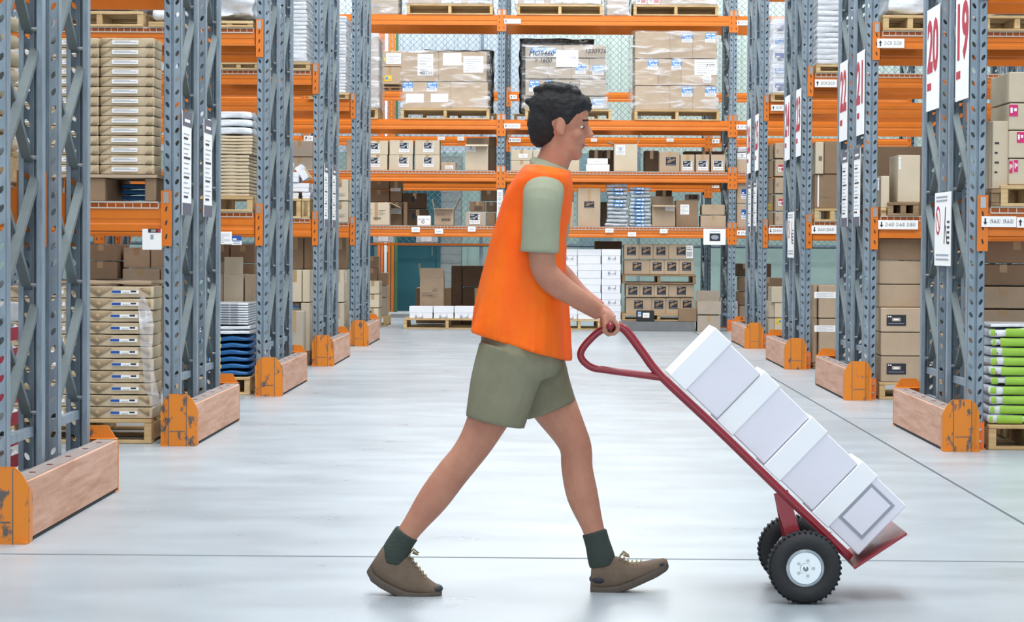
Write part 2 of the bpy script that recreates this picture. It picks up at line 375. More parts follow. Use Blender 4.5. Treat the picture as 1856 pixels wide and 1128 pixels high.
# ------------------------------------------------------------------ racking
UH = 6.0
def upright_mesh(name, m, hole_to=5.0):
    b = MB(); p = 0.076; n = int(UH / p)
    zt = n * p
    for sx in (-1, 1):
        xa, xb = sorted((sx * .05, sx * .007)); xc = (xa + xb) / 2; hx, hz = .0105, .0175
        for i in range(n):
            z0 = i * p; z1 = z0 + p; zc = z0 + p / 2
            out = [(xa, z0), (xc, z0), (xb, z0), (xb, zc), (xb, z1), (xc, z1), (xa, z1), (xa, zc)]
            hole = []
            for q in range(8):
                an = -3 * PI / 4 + q * PI / 4
                ex, ez = hx * math.cos(an), hz * math.sin(an)
                hole.append((xc + ex + sx * ez * .38, zc + ez))
            vs = [(x, 0, z) for x, z in out] + [(x, 0, z) for x, z in hole] + [(x, .003, z) for x, z in hole]
            fs = [(q, (q + 1) % 8, 8 + (q + 1) % 8, 8 + q) for q in range(8)] + [(8 + q, 8 + (q + 1) % 8, 16 + (q + 1) % 8, 16 + q) for q in range(8)]
            b.add(vs, fs, m)
        # flange + lip
        x = sx * .05
        b.box(min(x, x - sx * .003), max(x, x - sx * .003), 0.0, .075, 0, zt, m)
        b.box(min(x, x - sx * .022), max(x, x - sx * .022), .073, .076, 0, zt, m)
        # side of the centre groove
        b.add([(sx * .007, 0, 0), (sx * .004, .012, 0), (sx * .004, .012, zt), (sx * .007, 0, zt)], [(0, 1, 2, 3)], m)
    b.add([(-.004, .012, 0), (.004, .012, 0), (.004, .012, zt), (-.004, .012, zt)], [(0, 1, 2, 3)], m)
    return b.mesh(name)
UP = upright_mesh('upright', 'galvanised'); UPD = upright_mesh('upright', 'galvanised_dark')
def brace_mesh(name, L, diag, dep, m='galvanised'):
    b = MB(); return b
def make_frame(x, y, dep, label, group, m='galvanised', side=1, step=(.45, .12), feet=True):
    """upright frame; x centre, y front face; depth along +Y"""
    f = thing('rack_stand', label, 'rack stand', (x, y, 0), group)
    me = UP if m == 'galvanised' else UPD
    inst('upright', me, f, (0, 0, 0)); inst('upright', me, f, (0, dep, 0), (0, 0, PI))
    key = ('br', round(dep, 2), m, step)
    if key not in TXT:
        hb = MB(); hb.flat((0, .06, 0), (0, dep - .06, 0), .04, .03, (0, 0, 1), m); hm = hb.mesh('cross_brace')
        ds = []
        for s_ in (1, -1):
            db = MB(); y0, y1 = (.05, dep - .05) if s_ > 0 else (dep - .05, .05)
            db.flat((.016 * s_, y0, 0), (.016 * s_, y1, .50), .04, .025, (1, 0, 0), 'brace_grey')
            db.bar((-.03, y0, .01), (.03, y0, .01), .01, 'steel', 6); ds.append(db.mesh('diagonal_brace'))
        fb = MB(); fb.box(-.060, .060, -.02, .10, 0, .01, 'orange_paint'); fb.box(-.056, -.050, -.01, .08, .01, .17, 'orange_light'); fb.box(.050, .056, -.01, .08, .01, .17, 'orange_light'); fb.box(-.056, .056, -.009, -.005, .01, .16, 'orange_light')
        for zz in (.05, .12):
            fb.bar((-.03, -.009, zz), (-.03, -.018, zz), .009, 'steel', 8); fb.bar((.03, -.009, zz), (.03, -.018, zz), .009, 'steel', 8)
        TXT[key] = (hm, ds, fb.mesh('base_plate'))
    hm, ds, fm = TXT[key]
    inst('cross_brace', hm, f, (0, 0, .2)); inst('cross_brace', hm, f, (0, 0, .38))
    z = .42; i = 0
    sc_ = (1 if x < 0 else -1, 1, 1)
    while z + .55 < UH:
        inst('diagonal_brace', ds[0], f, (0, 0, z), scale=sc_); inst('diagonal_brace', ds[1], f, (0, 0, z + .03), scale=sc_); z += .55
    inst('base_plate', fm, f); inst('base_plate', fm, f, (0, dep, 0), (0, 0, PI))
    return f
BEAMC = {}
def beam_mesh(L, h):
    k = (round(L, 3), round(h, 3))
    if k not in BEAMC:
        b = MB(); t = .045
        prof = [(0, 0), (0, .03), (-.0, h - .035), (.006, h - .03), (.014, h), (t, h), (t, 0)]
        prof = [(0.0, -h), (t, -h), (t, 0), (.016, 0), (.016, -.022), (0.0, -.03), (0, -h * .55), (.005, -h * .6), (.005, -h * .72), (0, -h * .77)]
        b.prism(prof, -L / 2, L / 2, 'orange_paint', 'x'); me = b.mesh('beam_rail')
        c = MB()
        c.box(-.032, .032, -.012, -.006, -h - .09, .075, 'orange_paint'); c.box(-.032, -.027, -.012, .05, -h - .09, .075, 'orange_paint')
        for i in range(4):
            z = .05 - i * (h + .13) / 3.6
            c.prism([(-.008, z - .015), (.002, z - .015), (.008, z + .012), (-.002, z + .012)], -.0135, -.012, 'ink')
        c.box(-.018, .014, -.0150, -.012, .0, .065, 'steel')
        BEAMC[k] = (me, c.mesh('connector'))
    return BEAMC[k]
def beam(xa, xb, y, ztop, label, group, h=.13, conn=(True, True), face=1):
    """beam spanning xa..xb whose front face is at y (face=-1: beam at rear side, facing +Y)"""
    L = xb - xa; o = thing('rack_crossbeam', label, 'rack beam', ((xa + xb) / 2, y, ztop), group, 0 if face > 0 else PI)
    me, cm = beam_mesh(L, h); inst('beam_rail', me, o)
    inst('connector', cm, o, (L / 2 + .022, 0, 0)); inst('connector', cm, o, (-(L / 2 + .022), 0, 0), (0, 0, 0), (-1, 1, 1))
    return o
DECKC = {}
def deck(xa, xb, y0, y1, z, label, group=None):
    k = (round(xb - xa, 3), round(y1 - y0, 3)); L = xb - xa; D = y1 - y0
    if k not in DECKC:
        b = MB(); n = int(L / .05)
        for i in range(n + 1):
            x = -L / 2 + i * L / n
            b.box(x - .0025, x + .0025, -.006, D, -.0, .005, 'wire_bright'); b.box(x - .0025, x + .0025, -.006, -.001, -.03, .005, 'wire_bright')
        for i in range(9):
            yy = D * i / 8; b.box(-L / 2, L / 2, yy, yy + .006, .0, .008, 'wire_bright')
        b.box(-L / 2, L / 2, -.009, -.003, -.034, -.026, 'wire_bright'); b.box(-L / 2, L / 2, -.009, -.003, .001, .009, 'wire_bright')
        DECKC[k] = b.mesh('wire_deck')
    o = inst('wire_deck', DECKC[k], None, ((xa + xb) / 2, y0 - .023, z + .001)); return tag(o, label, 'wire shelf', group)

A_Z, C_Z, D_Z = 1.43, 2.875, 4.35
ROWY = [9.72, 14.39, 19.06, 23.73, 28.40]
FD, GAP = .76, .28
XL, XR = -2.205, 2.56
BAY = 3.0
rowname = ['nearest', 'second', 'third', 'fourth', 'farthest']
def sign_of(L): return 'left' if L else 'right'
for r, y in enumerate(ROWY):
    for left in (True, False):
        if not left and r == 0: continue
        sd = sign_of(left); x0 = XL if left else XR; dr = -1 if left else 1
        nb = 2 if (left and r >= 3) else 1
        Y4 = [(y, 1), (y + FD, -1), (y + FD + GAP, 1), (y + 2 * FD + GAP, -1)]
        for k in range(nb + 1):
            x = x0 + dr * BAY * k
            pos = 'at the aisle end' if k == 0 else ('one bay in from the aisle' if k == 1 else 'two bays in from the aisle')
            for q, yy in ((0, y), (1, y + FD + GAP)):
                make_frame(x, yy, FD, f"grey punched steel frame, {['front','rear'][q]} of pair {pos}, {rowname[r]} {sd} row", 'aisle row frames')
        for k in range(nb):
            xa, xb = sorted((x0 + dr * (BAY * k + .05), x0 + dr * (BAY * (k + 1) - .05)))
            for lv, z, h in (('first', A_Z, .165), ('second', C_Z, .13), ('third', D_Z, .13)):
                if lv == 'third' and r < 4: continue
                for q, (yy, fc) in enumerate(Y4):
                    bm_ = beam(xa + .004, xb - .004, yy - .002 * fc, z, f"orange beam, {['front','second','third','rear'][q]} of four, {lv} level, {rowname[r]} {sd} row, bay {['one','two'][k]}", 'aisle row beams', h, face=fc)
                for q, (ya, yb) in enumerate(((y + .02, y + FD - .02), (y + FD + GAP + .02, y + 2 * FD + GAP - .02))):
                    if lv == 'first' or r in (1, 2, 3):
                        deck(xa + .03, xb - .03, ya, yb, z, f"silver wire shelf, {['front','rear'][q]} rack, {lv} level, {rowname[r]} {sd} row, bay {['one','two'][k]}", 'wire shelves')

# end guards -------------------------------------------------------
def guard_meshes():
    G = {}
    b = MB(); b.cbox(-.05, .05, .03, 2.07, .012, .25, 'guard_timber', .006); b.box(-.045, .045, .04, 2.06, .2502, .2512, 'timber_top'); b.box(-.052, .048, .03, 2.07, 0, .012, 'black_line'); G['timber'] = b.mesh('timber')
    # front plate: faceted with domed top (local x: aisle side positive)
    out = [(-.155, 0), (.05, 0), (.056, .23), (.02, .285), (-.02, .305), (-.09, .305), (-.13, .285), (-.155, .23)]
    b = MB(); n = len(out)
    def yy(x): return -.03 if -.12 < x < .02 else (.012 if x <= -.12 else .0)
    b.prism([(-.155, 0), (-.105, 0), (-.105, .303), (-.13, .285), (-.155, .23)], 0, .01, 'orange_worn')
    b.add([(-.155, .01, 0), (-.105, -.02, 0), (-.105, -.02, .304), (-.13, -.01, .285), (-.155, .01, .23)], [(0, 1, 2, 3, 4)], 'orange_worn')
    b.add([(-.105, -.02, 0), (-.0, -.02, 0), (-.0, -.02, .304), (-.105, -.02, .304)], [(0, 1, 2, 3)], 'orange_worn')
    b.add([(.0, -.02, 0), (.056, .008, 0), (.056, .008, .225), (.034, -.006, .275), (.0, -.02, .304)], [(0, 1, 2, 3, 4)], 'orange_worn')
    b.add([(.056, .008, 0), (.056, .09, 0), (.056, .09, .2), (.056, .008, .225)], [(0, 1, 2, 3)], 'orange_worn')
    b.prism([(-.155, 0), (.056, 0), (.056, .225), (.03, .275), (0, .304), (-.105, .304), (-.13, .285), (-.155, .225)], .012, .022, 'orange_worn')
    b.box(-.154, .055, -.02, .02, 0, .012, 'orange_worn')
    b.box(-.107, -.103, -.0215, -.0195, 0, .30, 'galvanised_dark'); b.box(-.002, .002, -.0215, -.0195, 0, .30, 'galvanised_dark'); b.box(-.10, -.01, -.0212, -.02, .085, .09, 'galvanised_dark')
    G['front'] = b.mesh('end_plate')
    b = MB()
    b.prism([(-.155, 0), (.05, 0), (.05, .235), (.0, .315), (-.105, .315), (-.155, .235)], 2.08, 2.09, 'orange_worn')
    b.add([(-.155, 2.08, .256), (.05, 2.08, .256), (.05, 2.04, .253), (-.155, 2.04, .253)], [(0, 1, 2, 3)], 'orange_worn')
    b.box(-.155, .053, 2.0, 2.08, 0, .006, 'orange_worn'); b.box(-.157, -.150, 1.995, 2.09, 0, .21, 'orange_worn')
    G['rear'] = b.mesh('end_plate')
    b = MB()
    for yb in (.35, .7, 1.1, 1.5, 1.85): b.bar((0, yb, .251), (0, yb, .2535), .014, 'truck_red', 8)
    G['bolt'] = b.mesh('bolts')
    return G
GM = guard_meshes()
for r, y in enumerate(ROWY):
    for left in (True, False):
        if not left and r == 0: continue
        sd = sign_of(left); x = -2.09 if left else 2.405
        g = thing('end_guard', f"scuffed orange and timber floor guard at the end of the {rowname[r]} {sd} rack row", 'rack guard', (x, y - .16, 0), 'rack end guards')
        sc = (1 if left else -1, 1, 1)
        o = inst('timber', GM['timber'], g, scale=sc); o['label'] = 'pinkish timber beam'
        o = inst('end_plate', GM['front'], g, scale=sc); inst('end_plate', GM['rear'], g, scale=sc); inst('bolts', GM['bolt'], g, scale=sc)

# back racks -------------------------------------------------------
BX = [-7.08, -3.84, -.603, 2.635, 5.87]
BY, BD = 34.0, 1.5
bA, bB, bC, bD = 1.44, 2.215, 2.94, 4.4
bayn = ['far left', 'left', 'middle', 'right']
for i, x in enumerate(BX):
    make_frame(x, BY, BD, f"grey punched steel frame of the front back rack, {ORDN[i]} from the left", 'back rack frames')
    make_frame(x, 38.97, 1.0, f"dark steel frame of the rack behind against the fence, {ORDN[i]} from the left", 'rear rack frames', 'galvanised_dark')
for k in range(4):
    xa, xb = BX[k] + .054, BX[k + 1] - .054
    for lv, z in (('first', bA), ('second', bB), ('third', bC), ('top', bD)):
        beam(xa, xb, BY - .002, z, f"orange front beam of the {lv} shelf, {bayn[k]} bay of back rack", 'back rack beams', .14)
        beam(xa, xb, BY + BD + .002, z, f"orange rear beam of the {lv} shelf, {bayn[k]} bay of back rack", 'back rack beams', .14, face=-1)
        if lv in ('first', 'second'): deck(xa + .03, xb - .03, BY + .02, BY + BD - .02, z, f"silver wire shelf on the {lv} level, {bayn[k]} bay of back rack", 'back rack wire shelves')
    for lv, z in (('second', 2.2), ('third', 2.92), ('top', 3.64)):
        beam(xa, xb, 38.968, z, f"orange beam of the {lv} level, {bayn[k]} bay, rack behind by the fence", 'rear rack beams', .15)
# ------------------------------------------------------------------ cargo helpers
def softbox(b, w, d, h, r, m, nz=0.0, n=(8, 6, 4), seed=0, c=(0, 0, 0), ns=6.0, outw=False):
    """rounded, slightly lumpy box, base centred at c"""
    hx, hy, hz = w / 2, d / 2, h / 2; r = min(r, hx * .98, hy * .98, hz * .98); idx = {}; vs = []; fs = []
    def pt(p):
        key = tuple(round(a, 5) for a in p)
        if key in idx: return idx[key]
        q = Vector((max(-hx + r, min(hx - r, p[0])), max(-hy + r, min(hy - r, p[1])), max(-hz + r, min(hz - r, p[2]))))
        dv = Vector(p) - q
        if dv.length > 1e-9: o = q + dv.normalized() * r; nn = dv.normalized()
        else: o = Vector(p); nn = Vector((0, 0, 0))
        if nz:
            a_ = noise.noise(Vector((o.x * ns + seed * 7.3, o.y * ns, o.z * ns * 2 + seed)))
            if outw: o += Vector((nn.x, nn.y, 0)) * nz * max(0, .5 + a_)
            else: o -= nn * nz * max(0, min(1, .45 + a_)) * min(1, h * 12)
        idx[key] = len(vs); vs.append((c[0] + o.x, c[1] + o.y, c[2] + o.z + hz)); return idx[key]
    def ts(k, hh):
        base = [-1 + 2 * i / k for i in range(k + 1)]; e = 1 - r / hh
        out = sorted(set([round(t * e, 5) for t in base] + [-1, 1, round(-(e + 1) / 2, 5), round((e + 1) / 2, 5)])); return [t * hh for t in out]
    T = (ts(n[0], hx), ts(n[1], hy), ts(n[2], hz)); Hh = (hx, hy, hz)
    for ax in range(3):
        o1, o2 = [a for a in range(3) if a != ax]
        for sd in (-1, 1):
            for i in range(len(T[o1]) - 1):
                for j in range(len(T[o2]) - 1):
                    q = []
                    for (a, b_) in ((i, j), (i + 1, j), (i + 1, j + 1), (i, j + 1)):
                        p = [0, 0, 0]; p[ax] = sd * Hh[ax]; p[o1] = T[o1][a]; p[o2] = T[o2][b_]; q.append(pt(tuple(p)))
                    flip = (sd < 0) != (ax == 1)
                    fs.append(tuple(q[::-1]) if flip else tuple(q))
    b.add(vs, fs, m)
def rect(b, x0, x1, z0, z1, y, m): b.add([(x0, y, z0), (x1, y, z0), (x1, y, z1), (x0, y, z1)], [(0, 1, 2, 3)], m)
def draw(b, kind, x0, z0, x1, z1, y):
    w, h = x1 - x0, z1 - z0; R = lambda a, c, e, f, m, k=1: rect(b, x0 + a * w, x0 + c * w, z0 + e * h, z0 + f * h, y - .0012 * k, m)
    plate = lambda m: b.box(x0, x1, y, y + .0015, z0, z1, m)
    if kind == 'blue':
        plate('white_paper'); R(0, 1, .36, 1, 'blue_print'); R(.08, .5, .78, .9, 'white_paper', 2); R(.62, .92, .8, .92, 'white_paper', 2); R(.15, .3, .6, .7, 'white_paper', 2)
        for a in range(4): R(.3 + a * .16, .4 + a * .16, .40, .54 + .06 * (a % 2), 'white_paper', 2)
        for e in (.08, .18, .27): R(.1, .9, e, e + .035, 'grey_print')
    elif kind == 'photo':
        plate('white_paper'); R(.04, .96, .36, .97, 'ink')
        b.poly([(x0 + w * a, y - .0024, z0 + h * c) for a, c in ((.12, .45), (.5, .42), (.62, .62), (.9, .66), (.84, .8), (.6, .74), (.4, .6), (.2, .62))], 'grey_print')
        R(.1, .46, .82, .87, 'white_paper', 2); R(.1, .4, .74, .77, 'grey_print', 2); R(.8, .93, .4, .9, 'white_paper', 2); R(.08, .34, .42, .52, 'white_paper', 2)
        for a in range(9): R(.08 + a * .1, .12 + a * .1, .08, .27, 'grey_print')
    elif kind == 'dark':
        plate('ink')
        b.poly([(x0 + w * a, y - .0024, z0 + h * c) for a, c in ((.1, .35), (.3, .25), (.6, .5), (.9, .62), (.8, .85), (.6, .7), (.4, .75), (.2, .6))], 'brown_kraft')
        R(.1, .5, .84, .92, 'grey_print', 2); R(.78, .92, .7, .8, 'grey_kraft', 2); R(.1, .9, .06, .12, 'grey_print', 2)
    elif kind == 'black':
        plate('ink'); R(.28, .72, .42, .74, 'grey_kraft'); R(.36, .62, .5, .66, 'white_paper', 2); R(.06, .14, .78, .9, 'white_paper'); R(.17, .25, .78, .9, 'white_paper'); R(.1, .9, .2, .24, 'grey_print')
    elif kind == 'white':
        plate('white_paper')
        for i in range(6): R(.1, .9 if i % 3 else .55, .12 + i * .135, .15 + i * .135, 'grey_print')
    elif kind == 'code':
        plate('white_paper'); R(.1, .6, .8, .84, 'grey_print'); R(.1, .8, .66, .70, 'ink')
        for a in range(10): R(.1 + a * .08, .13 + a * .08, .12, .5, 'ink')
    elif kind == 'round':
        plate('white_paper'); cx, cz = x0 + w * .5, z0 + h * .62; r = min(w, h) * .2
        for rr, m, k in ((r, 'deep_blue', 1), (r * .72, 'white_paper', 2), (r * .36, 'deep_blue', 3)):
            b.poly([(cx + rr * math.cos(q * PI / 8), y - .0012 * k, cz + rr * math.sin(q * PI / 8)) for q in range(16)], m)
        R(.08, .26, .76, .82, 'grey_print'); R(.74, .92, .76, .82, 'grey_print'); R(.06, .94, .26, .32, 'grey_print')
        for a in range(10): R(.1 + a * .08, .13 + a * .08, .06, .2, 'grey_print')
    elif kind == 'ring':
        plate('white_paper'); cx, cz = x0 + w * .42, z0 + h * .36; r = h * .2
        for rr, m, k in ((r, 'ink', 1), (r * .7, 'white_paper', 2), (r * .3, 'ink', 3)):
            b.poly([(cx + rr * math.cos(q * PI / 8), y - .0012 * k, cz + rr * math.sin(q * PI / 8)) for q in range(16)], m)
        R(.1, .22, .6, .68, 'deep_blue'); R(.32, .58, .64, .7, 'ink'); R(.7, .88, .6, .68, 'grey_print')
    elif kind == 'yellow':
        plate('yellow_print'); R(.36, .64, .3, .75, 'blue_print'); R(.05, .3, .2, .35, 'orange_light'); R(.7, .95, .2, .3, 'orange_light')
    elif kind == 'pink':
        plate('pink_print'); R(.15, .4, .3, .75, 'white_paper'); R(.55, .85, .45, .7, 'white_paper')
    elif kind == 'redwhite':
        plate('white_paper'); R(0, 1, .7, 1, 'red_print'); R(.5, .95, .1, .6, 'red_print'); R(.1, .4, .2, .5, 'grey_print')
    elif kind == 'deepblue':
        plate('white_paper'); R(0, 1, .45, 1, 'deep_blue'); R(.1, .5, .52, .68, 'white_paper', 2); R(.15, .85, .3, .36, 'deep_blue'); R(.15, .85, .12, .18, 'deep_blue')
    elif kind == 'note':
        plate('white_paper'); R(.2, .8, .5, .56, 'grey_print'); R(.28, .7, .36, .4, 'grey_print')
    elif kind == 'plain': plate('white_paper')
    elif kind == 'print':
        for i in range(4): R(.0, .9 if i % 2 else .6, .2 + i * .22, .24 + i * .22, 'ink')
    elif kind == 'codeprint':
        for a in range(10): R(a * .1, a * .1 + .05, .0, 1, 'ink')
    elif kind == 'blackmark':
        b.poly([(x0 + w * (.5 + .4 * math.cos(q * PI / 6)), y - .001, z0 + h * (.5 + .48 * math.sin(q * PI / 6))) for q in range(12)], 'ink')
    elif kind == 'tapev': plate('tape')
    elif kind == 'logo':
        R(.0, .28, .0, .5, 'grey_print'); R(.36, .5, .1, .22, 'grey_print'); R(.56, .68, .1, .2, 'grey_print'); R(.0, .35, .75, .8, 'grey_print')
        b.poly([(x0 + w * a, y - .001, z0 + h * c) for a, c in ((.62, .05), (.92, .4), (.98, 1), (1, 1), (1, 0))], 'grey_print')
    elif kind == 'photopage':
        plate('white_paper'); R(.28, .76, .24, .72, 'ink')
        b.poly([(x0 + w * a, y - .0024, z0 + h * c) for a, c in ((.34, .45), (.42, .34), (.6, .32), (.7, .44), (.66, .58), (.5, .62), (.38, .58))], 'grey_print')
        R(.3, .74, .84, .86, 'grey_print')
    elif kind == 'blob':
        plate('white_paper'); R(.42, .58, .5, .72, 'grey_print'); R(.3, .95, .82, 1, 'ink'); R(.45, .7, .86, .97, 'grey_kraft', 2); R(.8, .95, .84, .98, 'red_print', 2)
def CL(x0, x1, Y):
    if Y < 30.6:
        if 2.2 < x0 < 2.64 < x1: x0 = 2.64
        if x0 < -2.285 < x1 < -1.9: x1 = -2.285
    return x0, x1
NAMES = {'print': 'printed_text', 'codeprint': 'printed_code', 'blackmark': 'printed_mark', 'tapev': 'tape', 'logo': 'printed_logo'}
def carton(px0, py0, px1, py1, Y, dep, label, style='kraft', st=(), on=None, name='cardboard_box', cat='box', group=None, flaps=None, tape=True, lid=None, rz=0, side=()):
    x0, z1 = P(px0, py0, Y); x1, z0 = P(px1, py1, Y)
    x0, x1 = CL(x0, x1, Y)
    if on is not None: z0 = on
    w = x1 - x0 - .004; h = z1 - z0 - .002; org = ((x0 + x1) / 2, Y + dep / 2, z0 + .001)
    t = thing(name, label, cat, org, group)
    b = MB(); hw, hd = w / 2, dep / 2
    if flaps:
        th = .006
        b.box(-hw, hw, -hd, -hd + th, 0, h, style); b.box(-hw, hw, hd - th, hd, 0, h, style)
        b.box(-hw, -hw + th, -hd + th, hd - th, 0, h, style); b.box(hw - th, hw, -hd + th, hd - th, 0, h, style); b.box(-hw, hw, -hd, hd, 0, th, style)
        b.box(-hw + th, hw - th, -hd + th, hd - th, h * .6, h * .62, 'dark_board')
    else:
        b.cbox(-hw, hw, -hd, hd, 0, h, style, min(.005, h * .1))
        b.box(-hw + .01, hw - .01, -.002, .002, h - .001, h + .0008, 'dark_board')
    b.build('body', t)
    if tape and style not in ('white_board', 'load_white') and not flaps and w > .12:
        b = MB(); b.box(-.024, .024, -hd - .0012, -hd, h * .62, h, 'tape'); b.box(-.024, .024, -hd, hd, h, h + .001, 'tape'); b.build('tape', t)
    if lid:
        b = MB(); k = .003; lh = min(lid, h * .5)
        b.box(-hw - k, hw + k, -hd - k, hd + k, h - lh, h + .002, 'white_board'); b.build('lid', t)
    for s in st:
        kind, a, c, e, f = s[:5]; sx0, sz1 = P(a, c, Y); sx1, sz0 = P(e, f, Y)
        b = MB(); draw(b, kind, sx0 - org[0], sz0 - org[2], sx1 - org[0], sz1 - org[2], -hd - (.009 if lid and sz1 - org[2] > h - .09 else .002)); b.build(NAMES.get(kind, 'label'), t)
    for s in side:      # labels on the +x side: kind, y0,y1,z0,z1 in fractions
        kind, ya, yb, za, zb, sg = s
        b = MB(); draw(b, kind, (ya - .5) * dep, za * h, (yb - .5) * dep, zb * h, 0)
        o = b.build('label', t, loc=(sg * (hw + .002), 0, 0)); o.rotation_euler = (0, 0, PI / 2 if sg > 0 else -PI / 2)
    for fl_ in (flaps or ()):
        sd, ang, ln = fl_; b = MB(); b.box(-(hw if sd in 'fb' else hd) + .004, (hw if sd in 'fb' else hd) - .004, -.0025, .0025, 0, ln, style)
        o = b.build('flap', t, loc={'f': (0, -hd, h), 'b': (0, hd, h), 'l': (-hw, 0, h), 'r': (hw, 0, h)}[sd])
        a = math.radians(ang); o.rotation_euler = {'f': (a, 0, 0), 'b': (-a, 0, 0), 'l': (a, 0, -PI / 2), 'r': (a, 0, PI / 2)}[sd]
    if rz: t.rotation_euler.z = rz
    return t
def pallet(px0, px1, on, Y, dep, label, style='pine', h=.145, group=None, x=None, name='wooden_pallet'):
    if x: x0, x1 = x
    else: x0 = P(px0, 443, Y)[0]; x1 = P(px1, 443, Y)[0]
    x0, x1 = CL(x0, x1, Y); w = x1 - x0; t = thing(name, label, 'pallet', ((x0 + x1) / 2, Y + dep / 2, on + .001), group); hw, hd = w / 2, dep / 2
    n = 6; q = MB(); q.cbox(-hw, hw, 0, .1, h - .022, h, style, .003); m1 = q.mesh('deck_board')
    q = MB(); q.cbox(-.022, .022, -hd + .004, hd - .004, .019, h - .022, style, .003); m2 = q.mesh('bearer')
    q = MB(); q.cbox(-hw, hw, 0, .1, 0, .019, style, .003); m3 = q.mesh('bottom_board')
    for i in range(n): inst('deck_board', m1, t, (0, -hd + (dep - .1) * i / (n - 1), 0))
    for xx in (-hw + .023, 0, hw - .023): inst('bearer', m2, t, (xx, 0, 0))
    for i in range(3): inst('bottom_board', m3, t, (0, -hd + (dep - .1) * i / 2, 0))
    return t
def film(px0, py0, px1, py1, Y, dep, label, kind='film_clear', on=None, r=.04, nz=.05, cat='plastic wrap', name='stretch_film'):
    x0, z1 = P(px0, py0, Y); x1, z0 = P(px1, py1, Y)
    x0, x1 = CL(x0, x1, Y)
    if on is not None: z0 = on - .0006
    b = MB(); softbox(b, x1 - x0, dep, z1 - z0, .012, kind, nz * .5, (26, 10, 26), seed=px0, ns=7, outw=True)
    o = b.build(name, org=(0, 0, 0), loc=((x0 + x1) / 2, Y + dep / 2, z0), smooth=True); return tag(o, label, cat)
PARC = {}
def parcel_mesh(kind, w, d, h):
    k = (kind, round(w, 3), round(d, 3), round(h, 3))
    if k in PARC: return PARC[k]
    b = MB(); hw, hd = w / 2, d / 2
    if kind in ('ream', 'wrap'):
        softbox(b, w, d, h, .007, 'parcel_paper', .004, (8, 6, 2), seed=len(PARC), ns=9)
        # end folds: creased paper triangles at both sides of the front
        y = -hd - .002
        fx = -hw if kind == 'ream' else -hw + w * .24
        def tri(p, dy=0):
            b.prism([(fx + a * w, h * c) for a, c in p], y - .003 - dy, y + .002, 'parcel_fold')
        if kind == 'ream':
            tri([(.0, .08), (.22, .92), (.0, .92)]); b.prism([(hw - .16 * w, h * .06), (hw - .01, h * .06), (hw - .01, h * .8)], y - .004, y + .002, 'parcel_fold')
        else:
            tri([(-.2, .9), (.2, .9), (.0, .1)]); tri([(-.05, .5), (0, .72), (.05, .5), (0, .28)], .003); b.prism([(hw - .2 * w, h * .85), (hw - .02, h * .9), (hw - .02, h * .25)], y - .004, y + .002, 'parcel_fold')
    elif kind == 'bluebag': softbox(b, w, d, h, h * .4, 'blue_plastic', .03, (10, 6, 3), seed=len(PARC), ns=8)
    elif kind == 'whitebag': softbox(b, w, d, h, h * .3, 'white_plastic', .02, (10, 6, 3), seed=len(PARC), ns=8)
    elif kind == 'brownbag': softbox(b, w, d, h, h * .45, 'parcel_paper', .02, (10, 6, 3), seed=len(PARC), ns=6)
    elif kind == 'sheet': softbox(b, w, d, h, h * .3, 'parcel_paper', .012, (12, 6, 2), seed=len(PARC), ns=14)
    elif kind == 'silver': softbox(b, w, d, h, h * .4, 'silver_pack', .02, (8, 6, 2), seed=len(PARC), ns=10)
    elif kind == 'redbag': softbox(b, w, d, h, h * .45, 'white_plastic', .02, (10, 8, 3), seed=len(PARC), ns=6)
    PARC[k] = b.mesh('body', smooth=True); return PARC[k]
LABC = {}
def plabel(kind, w, h):
    k = (kind, round(w, 3), round(h, 3))
    if k not in LABC:
        b = MB()
        if kind == 'bluewhite':
            b.box(-w / 2, w / 2, 0, .001, -h / 2, h / 2, 'white_paper'); rect(b, -w / 2, -w / 2 + w * .33, -h * .36, h * .42, -.001, 'deep_blue'); rect(b, w * .2, w * .4, -h * .1, h * .4, -.001, 'ink')
            rect(b, -w * .1, w * .15, -h * .3, -h * .15, -.001, 'grey_print')
        elif kind == 'white':
            b.box(-w / 2, w / 2, 0, .001, -h / 2, h / 2, 'white_paper'); rect(b, -w * .44, w * .44, -h * .1, 0.02 * h, -.001, 'grey_print'); rect(b, -w * .4, w * .2, h * .2, h * .3, -.001, 'grey_print')
        elif kind == 'yellow': b.box(-w / 2, w / 2, 0, .001, -h / 2, h / 2, 'yellow_print')
        elif kind == 'bluegreen': b.box(-w / 2, w / 2, 0, .001, -h / 2, h / 2, 'blue_print'); rect(b, -w * .3, w * .1, -h * .2, h * .25, -.001, 'white_paper'); rect(b, w * .2, w * .42, -h * .3, h * .3, -.001, 'white_paper')
        LABC[k] = b.mesh('label')
    return LABC[k]
def layers(n, px0, px1, py0, py1, Y, dep, kind, label, cat, group, name, lab=None, on=None, jit=.004, x=None):
    """a stack of n single packets between two heights"""
    if x: x0, x1 = x; z1 = P(600, py0, Y)[1]; z0 = P(600, py1, Y)[1]
    else: x0, z1 = P(px0, py0, Y); x1, z0 = P(px1, py1, Y)
    if on is not None: z0 = on
    x0, x1 = CL(x0, x1, Y); h = (z1 - z0) / n; me = parcel_mesh(kind, x1 - x0 - .006, dep, h * .97)
    for i in range(n):
        o = thing(name, label.format(ordn(i, n)), cat, ((x0 + x1) / 2 + random.uniform(-jit, jit), Y + dep / 2 + random.uniform(0, jit), z1 - (i + 1) * h + .0005), group)
        inst('body', me, o)
        if lab:
            lk, lx, lw, lh = lab; inst('label', plabel(lk, lw, lh), o, (lx * (x1 - x0) / 2, -dep / 2 - .009, h * .5))
    return z0, z1
Bz, Az, Cz, Dz = bB + .010, bA + .010, bC, bD
YF = 34.06
